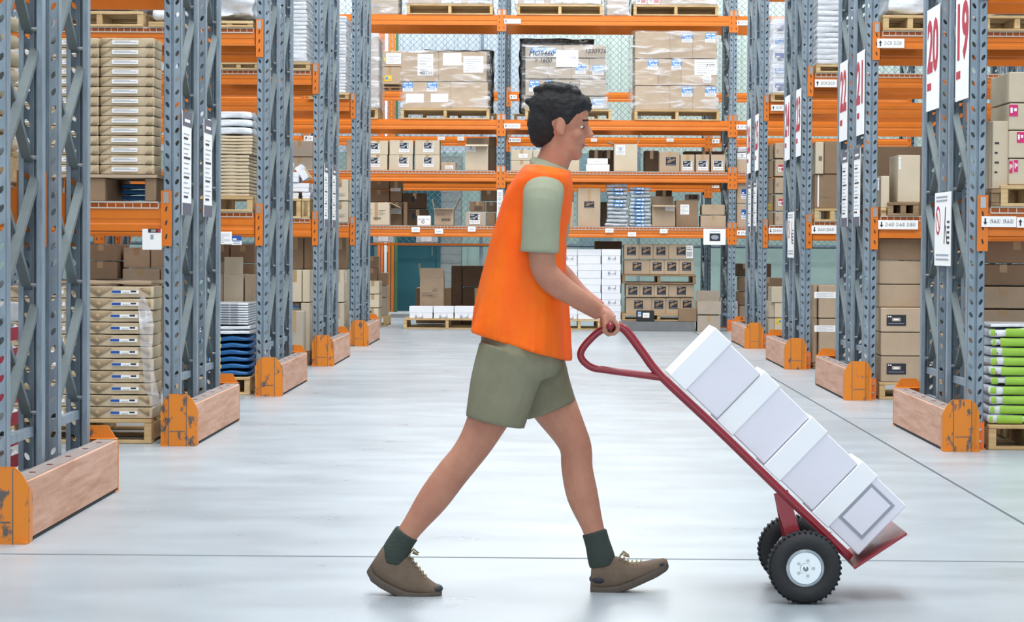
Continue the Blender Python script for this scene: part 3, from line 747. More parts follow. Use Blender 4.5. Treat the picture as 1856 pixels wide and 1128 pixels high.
# ---- back rack, second shelf (small boxes) --------------------------------
sh = 'on second back shelf'
for (a, b_, c, d_, nm) in ((668, 255, 703, 281, 'leftmost upper'), (706, 254, 749, 281, 'middle upper'), (752, 254, 797, 281, 'rightmost upper'),
                         (668, 281, 702, 308, 'leftmost lower'), (705, 281, 748, 308, 'middle lower'), (752, 281, 797, 308, 'rightmost lower')):
    o = (a + c) / 2 + (5 if nm[0] == 'm' else 2) - (8 if 'left' in nm else 0)
    carton(a, b_, c, d_, YF, .4, f"pale box with black-and-white picture label, {nm} of six {sh}", 'pale_kraft', [('photo', o - 9, b_ + 4, o + 9, b_ + 22)], on=Bz if d_ == 308 else None, group='six pale boxes')
carton(800, 294, 826, 308, YF, .25, f"small brown box with a barcode label {sh}", 'kraft', [('code', 807, 300, 821, 307)], on=Bz)
carton(843, 262, 885, 308, YF, .4, f"tall pale box with front flap tipped down {sh}", 'pale_kraft', [('round', 845, 263, 862, 275)], on=Bz, flaps=[('f', 105, .10), ('b', 20, .12)])
carton(886, 248, 899, 308, YF + .1, .4, f"dark brown box beside the middle upright {sh}", 'dark_board', on=Bz)
carton(628, 253, 662, 308, YF + .1, .4, f"grey box with picture label behind the left row frames {sh}", 'grey_kraft', [('photo', 640, 282, 655, 300)], on=Bz)
carton(520, 255, 566, 284, YF + .15, .4, f"upper olive box far left {sh}", 'grey_kraft')
carton(520, 285, 566, 308, YF + .15, .4, f"lower olive box far left {sh}", 'grey_kraft', [('white', 527, 295, 533, 303)], on=Bz)
for (a, c, y0, y1, nm) in ((926, 965, 272, 291, 'upper left'), (966, 1005, 272, 291, 'upper right'), (926, 965, 291, 308, 'lower left'), (966, 1005, 291, 308, 'lower right')):
    carton(a, y0, c, y1, YF, .35, f"wide cream box, {nm} of four behind the walker's neck", 'pale_kraft', [('note', a + 14, y0 + 7, a + 30, y0 + 14)] if y0 < 280 else [], on=Bz if y1 == 308 else None)
carton(1007, 275, 1050, 309, YF + .05, .4, f"cream box behind the walker's chin {sh}", 'pale_kraft', on=Bz)
carton(1064, 287, 1102, 298, YF, .25, "upper flat white box of two beside the walker's neck", 'white_board', [('note', 1074, 290, 1090, 295)], name='white_box')
carton(1062, 298, 1105, 310, YF, .25, "lower flat white box of two beside the walker's neck", 'white_board', on=Bz, name='white_box')
carton(1068, 272, 1093, 310, YF + .45, .4, f"dark box behind the two flat white ones {sh}", 'dark_board', on=Bz)
carton(1094, 272, 1112, 310, YF + .45, .4, f"narrow dark box beside the tall open one {sh}", 'dark_board', on=Bz)
carton(1113, 261, 1155, 310, YF, .45, f"tall pale box with right flap raised {sh}", 'pale_kraft', [('round', 1116, 263, 1133, 281)], on=Bz, flaps=[('r', 22, .16), ('l', 70, .1)])
carton(1168, 273, 1194, 310, YF + .35, .4, f"dark brown box between the open one and the taped one {sh}", 'dark_board', on=Bz)
carton(1195, 275, 1232, 310, YF, .4, f"taped brown box with a dark picture label {sh}", 'kraft', [('dark', 1207, 285, 1225, 300)], on=Bz)
for i, (a, c) in enumerate(((1233, 1259), (1261, 1286), (1289, 1314))):
    carton(a, 280, c, 310, YF, .4, f"narrow box with picture label, {['left','middle','right'][i]} of three at shelf end", 'kraft', [('photo', a + 4, 291, a + 22, 309)], on=Bz, group='three narrow boxes', flaps=[('l', 10, .1), ('r', 12, .1)] if i == 2 else None)
carton(1240, 274, 1312, 311, YF + .55, .4, f"long dark box behind the three narrow ones {sh}", 'dark_board', on=Bz)
carton(1335, 277, 1356, 311, YF, .4, f"tan box under white papers right of the right upright {sh}", 'kraft', [('round', 1336, 277, 1354, 289)], on=Bz, tape=False)
b = MB(); x0, z0 = P(1335, 277, YF); softbox(b, .17, .3, .085, .02, 'white_plastic', .02, (6, 5, 3), c=(x0 + .09, YF + .18, z0)); tag(b.build('paper_bundle', smooth=True), "white paper bundle on the tan box beside right upright", 'paper')
# ---- back rack, first shelf ------------------------------------------------
sh = 'on first back shelf'
carton(667, 367, 706, 408, YF, .43, f"tan printed box with a torn flap, leftmost in view {sh}", 'pale_kraft', [('tapev', 679, 367, 685, 400), ('print', 668, 379, 676, 392), ('codeprint', 677, 394, 691, 398), ('print', 686, 380, 700, 392)], on=Az, flaps=[('r', 115, .16)])
carton(667, 328, 706, 343, YF + .5, .4, f"flat brown box on top of another, left end {sh}", 'brown_kraft'); carton(667, 344, 706, 366, YF + .5, .4, f"brown box above the tan printed one {sh}", 'brown_kraft')
carton(667, 367, 706, 409, YF + .5, .4, f"brown box hidden behind the tan printed one {sh}", 'brown_kraft', on=Az)
carton(707, 327, 728, 366, YF + .46, .4, f"upper brown box with a white label near left end {sh}", 'brown_kraft', [('white', 708, 341, 726, 347)])
carton(708, 367, 730, 409, YF + .46, .4, f"lower brown box with a white label near left end {sh}", 'brown_kraft', [('white', 709, 378, 727, 388)], on=Az)
carton(731, 366, 738, 409, YF + .25, .4, f"sliver of a brown box beside the dark pair {sh}", 'brown_kraft', on=Az, tape=False)
carton(731, 350, 772, 379, YF + .55, .4, f"upper dark box with a round black mark {sh}", 'dark_board', [('blackmark', 744, 355, 753, 367)])
carton(739, 380, 775, 409, YF + .5, .4, f"lower dark box with a round black mark {sh}", 'dark_board', [('blackmark', 745, 385, 754, 398)], on=Az)
carton(756, 391, 781, 409, YF, .2, f"small white box printed with a ring {sh}", 'white_board', [('ring', 757, 392, 780, 408)], on=Az, name='white_box')
carton(787, 381, 822, 409, YF, .42, f"open brown box with flaps standing up {sh}", 'kraft', [('print', 790, 386, 815, 392), ('codeprint', 801, 396, 817, 401)], on=Az, flaps=[('f', 80, .12), ('r', 25, .2), ('l', 12, .16)])
carton(843, 384, 881, 409, YF, .4, f"pale box with an upside-down picture label {sh}", 'grey_kraft', [('photo', 851, 387, 870, 406)], on=Az, tape=False)
carton(851, 365, 879, 383, YF + .15, .35, f"small brown box stacked above the pale labelled one {sh}", 'brown_kraft', [('codeprint', 860, 374, 875, 381), ('print', 858, 367, 866, 372)])
carton(852, 384, 880, 409, YF + .45, .3, f"brown box hidden behind the pale labelled one {sh}", 'brown_kraft', on=Az)
carton(872, 345, 900, 364, YF + .45, .35, f"reddish brown box topping the pile beside middle upright {sh}", 'brown_kraft'); carton(881, 366, 900, 384, YF + .45, .35, f"brown box second in the pile beside middle upright {sh}", 'brown_kraft')
carton(883, 385, 898, 409, YF + .1, .4, f"reddish brown box at the foot of middle upright {sh}", 'brown_kraft', on=Az)
carton(915, 345, 990, 366, YF + .2, .45, "wide brown box behind the walker's shoulder", 'brown_kraft'); carton(915, 367, 988, 409, YF, .45, "large printed box behind the walker's upper back", 'kraft', [('print', 924, 371, 938, 384), ('codeprint', 924, 388, 937, 396)], on=Az)
carton(1000, 366, 1040, 409, YF, .4, "printed brown box just right of the walker's sleeve", 'kraft', [('print', 1026, 374, 1034, 396)], on=Az); carton(1004, 343, 1040, 365, YF + .1, .4, "brown box on the printed one beside the sleeve", 'brown_kraft')
carton(1047, 341, 1088, 410, YF, .4, f"tall tan box with a dark square label {sh}", 'kraft', [('dark', 1059, 365, 1077, 377)], on=Az)
carton(1089, 366, 1100, 410, YF + .35, .3, f"dark box between the tall tan one and magazines {sh}", 'dark_board', on=Az, tape=False)
def magstack(px0, px1, py0, py1, n, nm, blues):
    x0, z1 = P(px0, py0, YF); x1, _ = P(px1, py1, YF); z0 = Az; h = (z1 - z0) / n
    for i in range(n):
        w = (x1 - x0) * random.uniform(.88, 1.0); me = parcel_mesh('silver', round(w, 2), .26, h * .95)
        o = thing('magazine_bundle', f"{'blue-labelled' if i in blues else 'plain silver'} film-wrapped magazine bundle, {ordn(i, n)} in {nm} stack {sh}", 'magazines', ((x0 + x1) / 2 + random.uniform(-.012, .012), YF + .15, z1 - (i + 1) * h + .0005), 'wrapped magazine bundles')
        inst('body', me, o)
        if i in blues: inst('label', plabel('bluegreen', .14, h * .66), o, (.02 if px0 < 1120 else -.01, -.141, h * .5))
magstack(1098, 1140, 333, 410, 11, 'left', (1, 2, 4, 5)); magstack(1140, 1182, 339, 410, 11, 'right', (0, 1, 3, 4, 5, 6, 7, 8, 9, 10))
carton(1182, 372, 1224, 410, YF, .42, f"open brown box with a folded-down front flap {sh}", 'kraft', [('white', 1206, 372, 1222, 382)], on=Az, flaps=[('f', 100, .12), ('b', 15, .14)], tape=False)
carton(1225, 363, 1265, 410, YF + .05, .42, f"brown box with a white label stuck on askew {sh}", 'brown_kraft', [('white', 1233, 371, 1249, 389)], on=Az, tape=False)
carton(1190, 345, 1218, 371, YF + .5, .3, f"dark open box at the rear {sh}", 'dark_board'); carton(1190, 371, 1222, 411, YF + .5, .35, f"brown box hidden behind the folded-flap one {sh}", 'brown_kraft', on=Az)
carton(1243, 352, 1268, 364, YF + .5, .3, f"grey shrink-wrapped tray behind the askew label {sh}", 'grey_kraft', [('dark', 1249, 354, 1264, 361)]); carton(1240, 364, 1264, 411, YF + .5, .3, f"box under the grey tray at the rear {sh}", 'brown_kraft', on=Az)
carton(1270, 391, 1316, 411, YF, .42, f"lower sagging tan box beside right upright {sh}", 'kraft', on=Az); carton(1272, 371, 1314, 390, YF + .03, .4, f"upper sagging tan box beside right upright {sh}", 'kraft')
for i, (y0, y1) in enumerate(((330, 369), (370, 411))):
    carton(1335, y0, 1356, y1, YF, .4, f"{['upper','lower'][i]} tan box with a dark blue label right of right upright", 'kraft', [('deepblue', 1344, y0 + (13 if i == 0 else 10), 1353, y0 + (30 if i == 0 else 27))], on=Az if i else None, tape=False)
# ---- back rack, third shelf: pallet loads -----------------------------------
YP = 34.0
def row_of(px, py0, py1, Y, dep, labels, style, sts=None, on=None):
    for i in range(len(px) - 1):
        carton(px[i], py0, px[i + 1], py1, Y, dep, labels[i], style, (sts or {}).get(i, ()), on=on, tape=False)
pz = Cz + .146
pallet(725, 886, Cz, YP, 1.15, "wooden pallet under the left wrapped load on the third shelf")
L = "on the left wrapped pallet load"
row_of([728, 795, 882], 94, 148, YP + .03, 1.0, [f"tan carton with a tall number sheet, top left {L}", f"tan carton under white papers, top right {L}"], 'kraft',
       {0: [('white', 757, 98, 785, 137)], 1: [('plain', 803, 96, 836, 119), ('white', 840, 102, 876, 132)]})
row_of([730, 817, 884], 149, 205, YP + .03, 1.0, [f"tan carton with two blue labels, lower left {L}", f"plain tan carton, lower right {L}"], 'kraft', {0: [('blue', 730, 149, 748, 166), ('blue', 774, 149, 792, 166), ('plain', 736, 170, 768, 186), ('plain', 781, 170, 812, 185)]}, on=pz)
tx, tz = P(772, 132, YP); t = bpy.data.objects[[o.name for o in bpy.data.objects if o.get('label', '').startswith('tan carton with a tall number sheet')][0]]
b = MB(); b.box(-.11, .11, 0, .001, -.025, .035, 'white_paper')
put_text('48TH', 'ink', t, (tx - t.location.x, -.507, tz - t.location.z), .055)
film(726, 91, 886, 208, YP + .005, 1.1, f"clear plastic film stretched round the left pallet load on the third shelf", on=pz + .001)
pallet(765, 898, Cz, YP + 1.2, .25, "pallet edge under the black-wrapped load at the back, left bay"); b = MB()
def blackload(px0, py0, px1, Y, lab):
    x0, z1 = P(px0, py0, Y); x1, _ = P(px1, py0, Y); b = MB(); softbox(b, x1 - x0, .25, z1 - pz, .03, 'black_film', .03, (14, 5, 18), seed=px0)
    o = b.build('wrapped_load', loc=((x0 + x1) / 2, Y + .13, pz + .001), smooth=True); tag(o, lab, 'wrapped load')
blackload(767, 88, 897, YP + 1.2, "black-wrapped load standing behind the left pallet load")
carton(686, 92, 727, 121, 39.1, .8, "upper film-wrapped carton with papers far back, left bay top", 'kraft', [('yellow', 692, 105, 699, 114), ('white', 700, 96, 727, 116)]); carton(686, 122, 727, 153, 39.1, .8, "lower film-wrapped carton with a yellow label far back", 'kraft', [('yellow', 692, 137, 710, 147)])
pallet(684, 727, 3.645, 39.05, .9, "dark pallet under two cartons on the rack behind", 'old_pine', h=.07)
film(672, 60, 686, 214, YP, 1.0, "grey crumpled film hanging on the load beside left row frames", 'film_cloudy', on=pz); carton(671, 66, 685, 205, YP + .04, .9, "narrow carton inside the crumpled grey film", 'grey_kraft', on=pz, tape=False)
pallet(660, 686, Cz, YP, 1.1, "pallet end under the crumpled film load", x=(P(648, 0, YP)[0], P(686, 0, YP)[0]))
pallet(950, 1107, Cz, YP, 1.15, "wooden pallet under the middle load, behind the walker's cap")
L = "on the middle pallet load"
row_of([952, 1020, 1098], 82, 105, YP + .03, 1.0, [f"carton with a handwritten code, top left {L}", f"carton with handwritten digits, top right {L}"], 'grey_kraft', {0: [('blue', 962, 86, 1008, 103)], 1: []})
row_of([952, 994, 1036, 1068, 1098], 106, 143, YP + .035, 1.0, [f"pale carton, {ORDN[i]} from left, upper row {L}" for i in range(4)], 'grey_kraft', {2: [('blue', 1043, 116, 1062, 134)], 3: [('blue', 1074, 118, 1094, 136)]})
row_of([952, 1000, 1050, 1098], 144, 174, YP + .03, 1.0, [f"pale carton, {ORDN[i]} from left, middle row {L}" for i in range(3)], 'grey_kraft', {0: [('blue', 959, 146, 978, 166), ('blue', 989, 145, 1000, 163)]})
row_of([950, 982, 1016, 1066, 1098], 175, 208, YP + .035, 1.0, [f"pale carton, {ORDN[i]} from left, bottom row {L}" for i in range(4)], 'grey_kraft', {2: [('blue', 1046, 178, 1061, 196)], 3: [('blue', 1074, 178, 1093, 197)]}, on=pz)
def find(s): return [o for o in bpy.data.objects if str(o.get('label', '')).startswith(s)][0]
def write(lab, txt, px, py, Y, hh, m='ink', shear=.2, name='handwriting'):
    t = find(lab); x, z = P(px, py, Y); put_text(txt, m, t, (x - t.location.x, Y - t.location.y, z - t.location.z), hh, name=name, shear=shear)
write('carton with a handwritten code', 'MO9460', 981, 97, YP - .022, .07); write('carton with a handwritten code', '> 1600', 984, 110, YP - .022, .062)
write('carton with handwritten digits', '1230926', 1079, 93, YP - .022, .062)
write('pale carton, second from left, middle row', 'Aust. Direct', 1031, 152, YP - .022, .045)
x, z = P(1028, 107, YP); b = MB(); b.box(-.155, .155, 0, .001, -.11, .12, 'white_paper')
o = b.build('paper_sheet', loc=(x, YP + .02, z)); tag(o, "white sheet with handwritten number on the middle pallet load", 'paper'); put_text('4590', 'deep_blue', o, (.07, -.002, .02), .035, shear=.2, name='handwriting')
film(948, 79, 1101, 210, YP + .0, 1.1, "clear film wrapped round the middle pallet load behind the cap", on=pz + .001)
blackload(940, 68, 1080, YP + 1.2, "black-wrapped load behind the middle pallet load"); pallet(930, 1082, Cz, YP + 1.18, .27, "pallet edge under the black-wrapped load, middle bay")
pallet(1148, 1303, Cz, YP, 1.15, "wooden pallet under the right wrapped load on the third shelf")
L = "on the right wrapped pallet load"
row_of([1151, 1214, 1256, 1299], 57, 106, YP + .03, 1.0, [f"tan carton, {ORDN[i]} from left, top row {L}" for i in range(3)], 'kraft', {1: [('blue', 1236, 60, 1255, 77)], 2: [('blue', 1278, 60, 1297, 77)]})
row_of([1151, 1193, 1235, 1299], 107, 155, YP + .03, 1.0, [f"tan carton, {ORDN[i]} from left, middle row {L}" for i in range(3)], 'kraft', {0: [('blue', 1174, 108, 1193, 126)], 1: [('blue', 1217, 108, 1235, 126)], 2: [('white', 1259, 108, 1299, 136), ('code', 1275, 136, 1289, 150)]})
row_of([1151, 1214, 1256, 1299], 156, 205, YP + .03, 1.0, [f"tan carton, {ORDN[i]} from left, bottom row {L}" for i in range(3)], 'kraft', {1: [('blue', 1236, 157, 1255, 175)], 2: [('blue', 1278, 157, 1298, 175)]}, on=pz)
write('tan carton, third from left, middle row', '2102', 1287, 119, YP + .024, .045)
film(1146, 55, 1302, 207, YP + .0, 1.1, "clear film wrapped round the right pallet load on the third shelf", on=pz + .001)
# ---- back rack, top shelf ---------------------------------------------------
pz4 = Dz + .146
for i, (a, c, lab) in enumerate(((735, 891, 'left'), (934, 1090, 'middle'), (1145, 1299, 'right'))):
    pallet(a, c, Dz, YP, 1.15, f"wooden pallet under the {lab} load on the top shelf")
    n = 3
    for k in range(n):
        p0 = a + 4 + (c - a - 9) * k / n; p1 = a + 4 + (c - a - 9) * (k + 1) / n
        st = [('blue', p0 + 12, -9, p0 + 30, 6), ('blue', p0 + 34, -9, p0 + 48, 6)] if (i < 2 and k > 0) or (i == 1) else ([('redwhite', p0 + 4, -8, p0 + 22, 7), ('redwhite', p0 + 26, -8, p0 + 46, 7)] if i == 2 and k == 0 else [])
        carton(p0, -60, p1, 14, YP + .03, 1.0, f"tan carton, {ORDN[k]} from left, on the {lab} top-shelf load", 'kraft', st, on=pz4, tape=False)
    film(a + 1, -66, c - 1, 16, YP, 1.1, f"cloudy film wrapped round the {lab} load on the top shelf", 'film_cloudy', on=pz4 + .001)
carton(668, -50, 722, 27, YP + .03, .9, "film-wrapped tan load at the left end of top shelf", 'grey_kraft', on=Dz, tape=False); film(666, -52, 724, 27, YP, 1.0, "clear film round the leftmost top-shelf load", 'film_clear', on=Dz + .001)
write('film-wrapped tan load at the left', '0867', 683, 10, YP + .02, .045)
carton(1101, -50, 1138, 28, YP + .03, .9, "tan carton between the middle and right top-shelf loads", 'kraft', on=Dz, tape=False); film(1099.5, -52, 1140, 29, YP, 1.0, "cloudy film round the carton between top-shelf loads", 'film_cloudy', on=Dz + .001)
# long orange and white lengths standing against the fence
for i, (a, m) in enumerate(((689, 'orange_light'), (695, 'orange_light'), (701, 'white_paper'), (707.5, 'orange_paint'), (714, 'orange_paint'), (720, 'green_post'))):
    if m == 'green_post': mat('green_post', (70, 110, 70), .6)
    x = P(a, 0, 40.6)[0]; b = MB(); b.cbox(x - .022, x + .022, 40.58, 40.66, .05, 4.8, m, .004)
    tag(b.build('stored_length', org=(x, 40.62, .05)), f"{['orange','orange','white','orange','orange','green'][i]} metal length on end before the fence, {ORDN[i]} from left", 'metal length', 'lengths stored on end')
# ---- back rack, floor --------------------------------------------------------
YG = 34.05
carton(664, 465, 684, 486, YG + 1.0, .5, "brown box topping the floor pile left of the door", 'brown_kraft'); carton(664, 486, 684, 509, YG + 1.0, .5, "brown box second in the floor pile left of door", 'brown_kraft')
carton(664, 510, 687, 533, YG + .2, .7, "upper cream box of the floor pile beside left row frames", 'pale_kraft'); carton(664, 534, 687, 558, YG + .2, .7, "middle cream box of the floor pile beside left row frames", 'pale_kraft')
carton(664, 559, 686, 597, YG + .2, .7, "bottom cream box of the floor pile beside left row frames", 'pale_kraft', [('blackmark', 670, 563, 674, 568)], on=0)
z = .15
pallet(664, 703, 0, YG + 1.0, 1.1, "pallet under grey boxes left of the teal door", x=(P(640, 0, YG + 1)[0], P(703, 0, YG + 1)[0]))
carton(687, 540, 700, 562, YG + 1.03, .6, "bottom grey box beside the teal door", 'grey_kraft', on=.147, tape=False); carton(687, 518, 700, 539, YG + 1.03, .6, "middle grey box beside the teal door", 'grey_kraft', tape=False); carton(684.5, 495, 700, 517, YG + 1.03, .6, "top brown box beside the teal door", 'brown_kraft', tape=False)
pallet(732, 890, 0, YG, 1.1, "pale wooden pallet under low white archive boxes")
for i, (a, c) in enumerate(((742, 784), (786, 822), (824, 858), (859, 893))):
    carton(a, 556, c, 582, YG + .03, .38, f"low white archive box, {ORDN[i]} from left, on the pale pallet", 'white_board', [('logo', a + 10, 568, a + 25, 577)], on=.147, lid=.085, name='archive_box', cat='archive box', group='low white archive boxes')
carton(761, 503, 804, 576, YG + .62, .42, "tall open brown carton printed in black behind white archive boxes", 'kraft', [('print', 764, 530, 786, 540), ('print', 784, 523, 796, 530), ('print', 776, 533, 796, 542)], on=.147, flaps=[('f', 15, .14), ('l', 6, .2), ('b', 5, .1)], tape=False)
carton(754, 522, 812, 592, YG + 1.75, .5, "brown box edges showing behind the tall open carton", 'brown_kraft', on=0.02, tape=False)
carton(806, 522, 818, 586, YG + 1.2, .4, "narrow brown box right of the tall open carton", 'brown_kraft', on=0.0, tape=False)
carton(818, 482, 837, 588, YG + 1.25, .6, "tall narrow dark brown carton behind the white archive boxes", 'dark_board', on=0, tape=False)
carton(838, 482, 888, 521, YG + 1.2, .6, "upper dark brown carton behind the walker's back", 'dark_board', tape=False); carton(838, 522, 888, 588, YG + 1.2, .6, "lower dark brown carton behind the walker's back", 'dark_board', on=0)
pallet(1012, 1090, 0, YG, 1.1, "pallet under the stacked white archive boxes")
def arch(px0, px1, ys, nm, zb, Y, logos):
    for i in range(len(ys) - 1):
        last = i == len(ys) - 2; dx = random.uniform(-.35, .35)
        carton(px0 + dx, ys[i], px1 + dx, ys[i + 1], Y, .38, f"white archive box, {ordn(i, len(ys) - 1)} of the {nm} stack", 'white_board', [('logo', px0 + 11, ys[i] + 11, px0 + 25, ys[i] + 18.5)] if i in logos else [], on=zb if last else None, lid=.085 if px1 - px0 < 60 else .09, name='archive_box', cat='archive box', group='stacked white archive boxes')
arch(1014, 1046, [452, 482, 511, 536, 560, 586], 'left', .147, YG + .03, (0, 1, 2, 4)); arch(1047, 1089, [452, 479, 505, 531, 559, 586], 'middle', .147, YG + .03, ())
arch(1091, 1125, [452, 479, 506, 532, 554, 578, 599], 'right', 0, YG - .05, (0, 1, 2, 3))
carton(1078, 437, 1126, 598, YG + 1.25, .4, "tall dark carton behind the white archive stacks", 'dark_board', on=0, tape=False)
pallet(1132, 1260, 0, YG + .05, 1.1, "dark grey pallet under the brown carton stack", 'grey_pallet', h=.13)
pallet(1128, 1262, .131, YG + .02, 1.1, "pale pallet lying on the dark grey pallet", 'pine', h=.10)
for nm, Yb, ys, on, sp in (('top', 0, (443, 470), None, [1131, 1158, 1184, 1212, 1257]), ('second', .02, (471, 498), 'p2', [1131, 1178, 1204, 1231, 1258]),
                           ('third', .0, (515, 539), None, [1134, 1160, 1186, 1212, 1258]), ('bottom', .02, (540, 566), .232, [1134, 1181, 1207, 1233, 1258])):
    zb = on
    if on == 'p2': zb = P(1190, 498, YG)[1]
    for i in range(4):
        cx = (sp[i] + sp[i + 1]) / 2
        carton(sp[i], ys[0], sp[i + 1], ys[1], YG + .05 + Yb, .5, f"brown carton with dark picture label, {ORDN[i]} from left, {nm} row of stack", 'kraft', [('dark', cx - 8, ys[0] + 5, cx + 8, ys[0] + 20)] + ([('code', 1244, 445, 1256, 468)] if nm == 'top' and i == 3 else []), on=zb, group='brown cartons with dark labels')
zt = P(1190, 515, YG + .05)[1]; zb2 = P(1190, 498, YG)[1]
pallet(1128, 1262, zt, YG + .02, 1.0, "old pallet between the upper and lower brown cartons", 'old_pine', h=zb2 - zt - .002)
carton(1154, 563, 1186, 578, YG - .25, .2, "small black printed box resting before the brown carton pallet", 'black_rubber', [('blue', 1156, 565, 1162, 574), ('note', 1165, 567, 1177, 576)], on=.132, tape=False, name='black_box')
for o in [find('small black printed box')]: o.location.z = .132
b = MB(); xx, zz = P(1170, 579, YG - .25); b.cbox(P(1126, 0, YG)[0], P(1262, 0, YG)[0], YG - .28, YG + .0, .0, .131, 'grey_pallet', .004)
tag(b.build('timber_bearer', org=(xx, YG - .14, 0)), "grey timber lying before the brown carton pallet", 'timber')
carton(1230, 559, 1263, 580, YG - .25, .2, "small brown box beside the black printed box", 'brown_kraft', on=.132, tape=False)
carton(1264, 572, 1306, 600, YG - .3, .4, "lower grey box beside the right back upright", 'grey_kraft', on=0); carton(1264, 546, 1307, 571, YG - .3, .4, "upper grey box with a raised flap beside right back upright", 'grey_kraft', flaps=[('b', 0, .14), ('r', 5, .05)])
carton(1337, 478, 1363, 502, YG + 1.0, .5, "dark carton atop the floor pile right of right back upright", 'dark_board'); carton(1340, 503, 1363, 528, YG + 1.0, .5, "brown carton second in the floor pile right of right back upright", 'brown_kraft')
carton(1338, 529, 1363, 553, YG + 1.0, .5, "brown carton third in the floor pile right of right back upright", 'brown_kraft'); carton(1340, 554, 1363, 592, YG + 1.0, .5, "brown carton at the foot of the pile right of right back upright", 'kraft', on=0)
carton(1329, 546, 1337, 592, YG + .9, .3, "slim white carton with a code beside right back upright", 'white_board', [('code', 1331, 549, 1336, 562)], on=0.0, tape=False)
carton(1364, 478, 1398, 503, YG + 1.0, .5, "dark carton seen between the farthest right frames", 'dark_board'); carton(1364, 504, 1420, 528, YG + 1.0, .5, "long brown carton behind the farthest right row", 'brown_kraft'); carton(1364, 529, 1398, 593, YG + 1.0, .5, "tall brown carton behind the farthest right guard", 'brown_kraft', on=0)
# signs on the back rack
def plate(kind, px0, py0, px1, py1, Y, label, name='paper_notice', cat='notice', group=None):
    x0, z1 = P(px0, py0, Y); x1, z0 = P(px1, py1, Y); xc = (x0 + x1) / 2; zc = (z0 + z1) / 2
    b = MB(); draw(b, kind, x0 - xc, z0 - zc, x1 - xc, z1 - zc, 0); o = b.build(name, loc=(xc, Y, zc)); return tag(o, label, cat, group)
plate('photopage', 1275, 415, 1315, 444, 33.96, "white page with a small photograph hanging on the first back beam")
for i, (a, c, e, f) in enumerate(((746, 412, 761, 421), (788, 415, 803, 424), (848, 411, 862, 420), (1097, 414, 1112, 422), (1138, 421, 1153, 429), (1196, 415, 1210, 423))):
    plate('note', a, c, e, f, 33.985, f"small white ticket on the first back beam, {ORDN[i]} from left", 'price_ticket', 'ticket', 'tickets on the first back beam')
for i, (a, c, e, f) in enumerate(((793, 248, 806, 254), (829, 248, 841, 255), (1208, 251, 1221, 257), (1071, 251, 1082, 257))):
    plate('note', a, c, e, f, 38.955, f"tiny white ticket on the rear rack beam, {['first','second','fourth','third'][i]} from left", 'price_ticket', 'ticket', 'tickets on the rear rack beam')
def beamlabel(px0, py0, px1, py1, Y, txt, label, arrow=('u',), hh=None):
    x0, z1 = P(px0, py0, Y); x1, z0 = P(px1, py1, Y); xc = (x0 + x1) / 2; zc = (z0 + z1) / 2; w = x1 - x0; h = z1 - z0
    b = MB(); b.box(-w / 2, w / 2, 0, .0015, -h / 2, h / 2, 'white_paper'); o = b.build('location_label', loc=(xc, Y, zc)); tag(o, label, 'label', 'location labels on beams')
    def arr(ax, up):
        s = 1 if up else -1; a = MB(); q = h * .32; yq = -.001
        pts = [(ax - q * .22, -s * q), (ax + q * .22, -s * q), (ax + q * .22, s * q * .1), (ax + q * .6, s * q * .1), (ax, s * q), (ax - q * .6, s * q * .1), (ax - q * .22, s * q * .1)]
        a.add([(p[0], yq, p[1]) for p in pts], [tuple(range(7))], 'ink'); a.build('arrow', o)
    arr(-w / 2 + h * .35, arrow[0] == 'u')
    put_text(txt, 'ink', o, (h * .25, -.0015, 0), h * .42, w=w - h * 1.1)
for i, (a, c, e, f, Y, tx, lb) in enumerate((
    (914, 34, 944, 43, 33.985, '27-D-01 27-D', 'top back beam just right of the middle upright'), (914, 224, 943, 233, 33.985, '27-C-01 27-C', 'third back beam just right of the middle upright'),
    (1336, 37, 1356, 46, 33.985, '27-D', 'top back beam right of the right upright'), (1335, 226, 1356, 235, 33.985, '27-C', 'third back beam right of the right upright'), (1336, 418, 1356, 427, 33.985, '27-A', 'first back beam right of the right upright'),
    (922, 250, 944, 258, 38.955, '29-B 29-B', 'rear rack beam behind the cap, lower'), (924, 172, 937, 180, 38.955, '29-C', 'rear rack beam near the middle upright, higher'), (1291, 252, 1304, 260, 38.955, '29-B', 'rear rack beam near its right upright, upper'), (1291, 334, 1303, 341, 38.955, '29-A', 'rear rack beam near its right upright, lower'),
    (551, 246, 567, 256, 38.955, '31-B', 'rear rack beam far left between row frames'),
    (1590, 70, 1639, 87, 19.04, '21-C-01  21-C-01', 'upper beam of the third right row'), (1477, 144, 1517, 158, 23.71, '23-C-01 23-C-01', 'upper beam of the fourth right row'), (1398, 190, 1421, 201, 28.38, '25-C-01', 'upper beam of the farthest right row'),
    (1592, 399, 1664, 416, 19.04, '21-A-01  21-A-01  21-B-01', 'lower beam of the third right row'), (1471, 409, 1516, 424, 23.71, '23-A-01 23-A-01', 'lower beam of the fourth right row'), (1393, 413, 1420, 424, 28.38, '25-A-01', 'lower beam of the farthest right row'),
    (1779, 392, 1842, 412, 14.37, '19-A-01  19-A-01', 'lower beam of the second right row'), (1843, 394, 1906, 413, 14.37, '19-B-01 19-B-01', 'lower beam of the second right row, cut by the edge'))):
    beamlabel(a, c, e, f, Y, tx, f"white location label on the {lb}", arrow=('d',) if 'lower beam' in lb and 'cut' not in lb else ('u',))
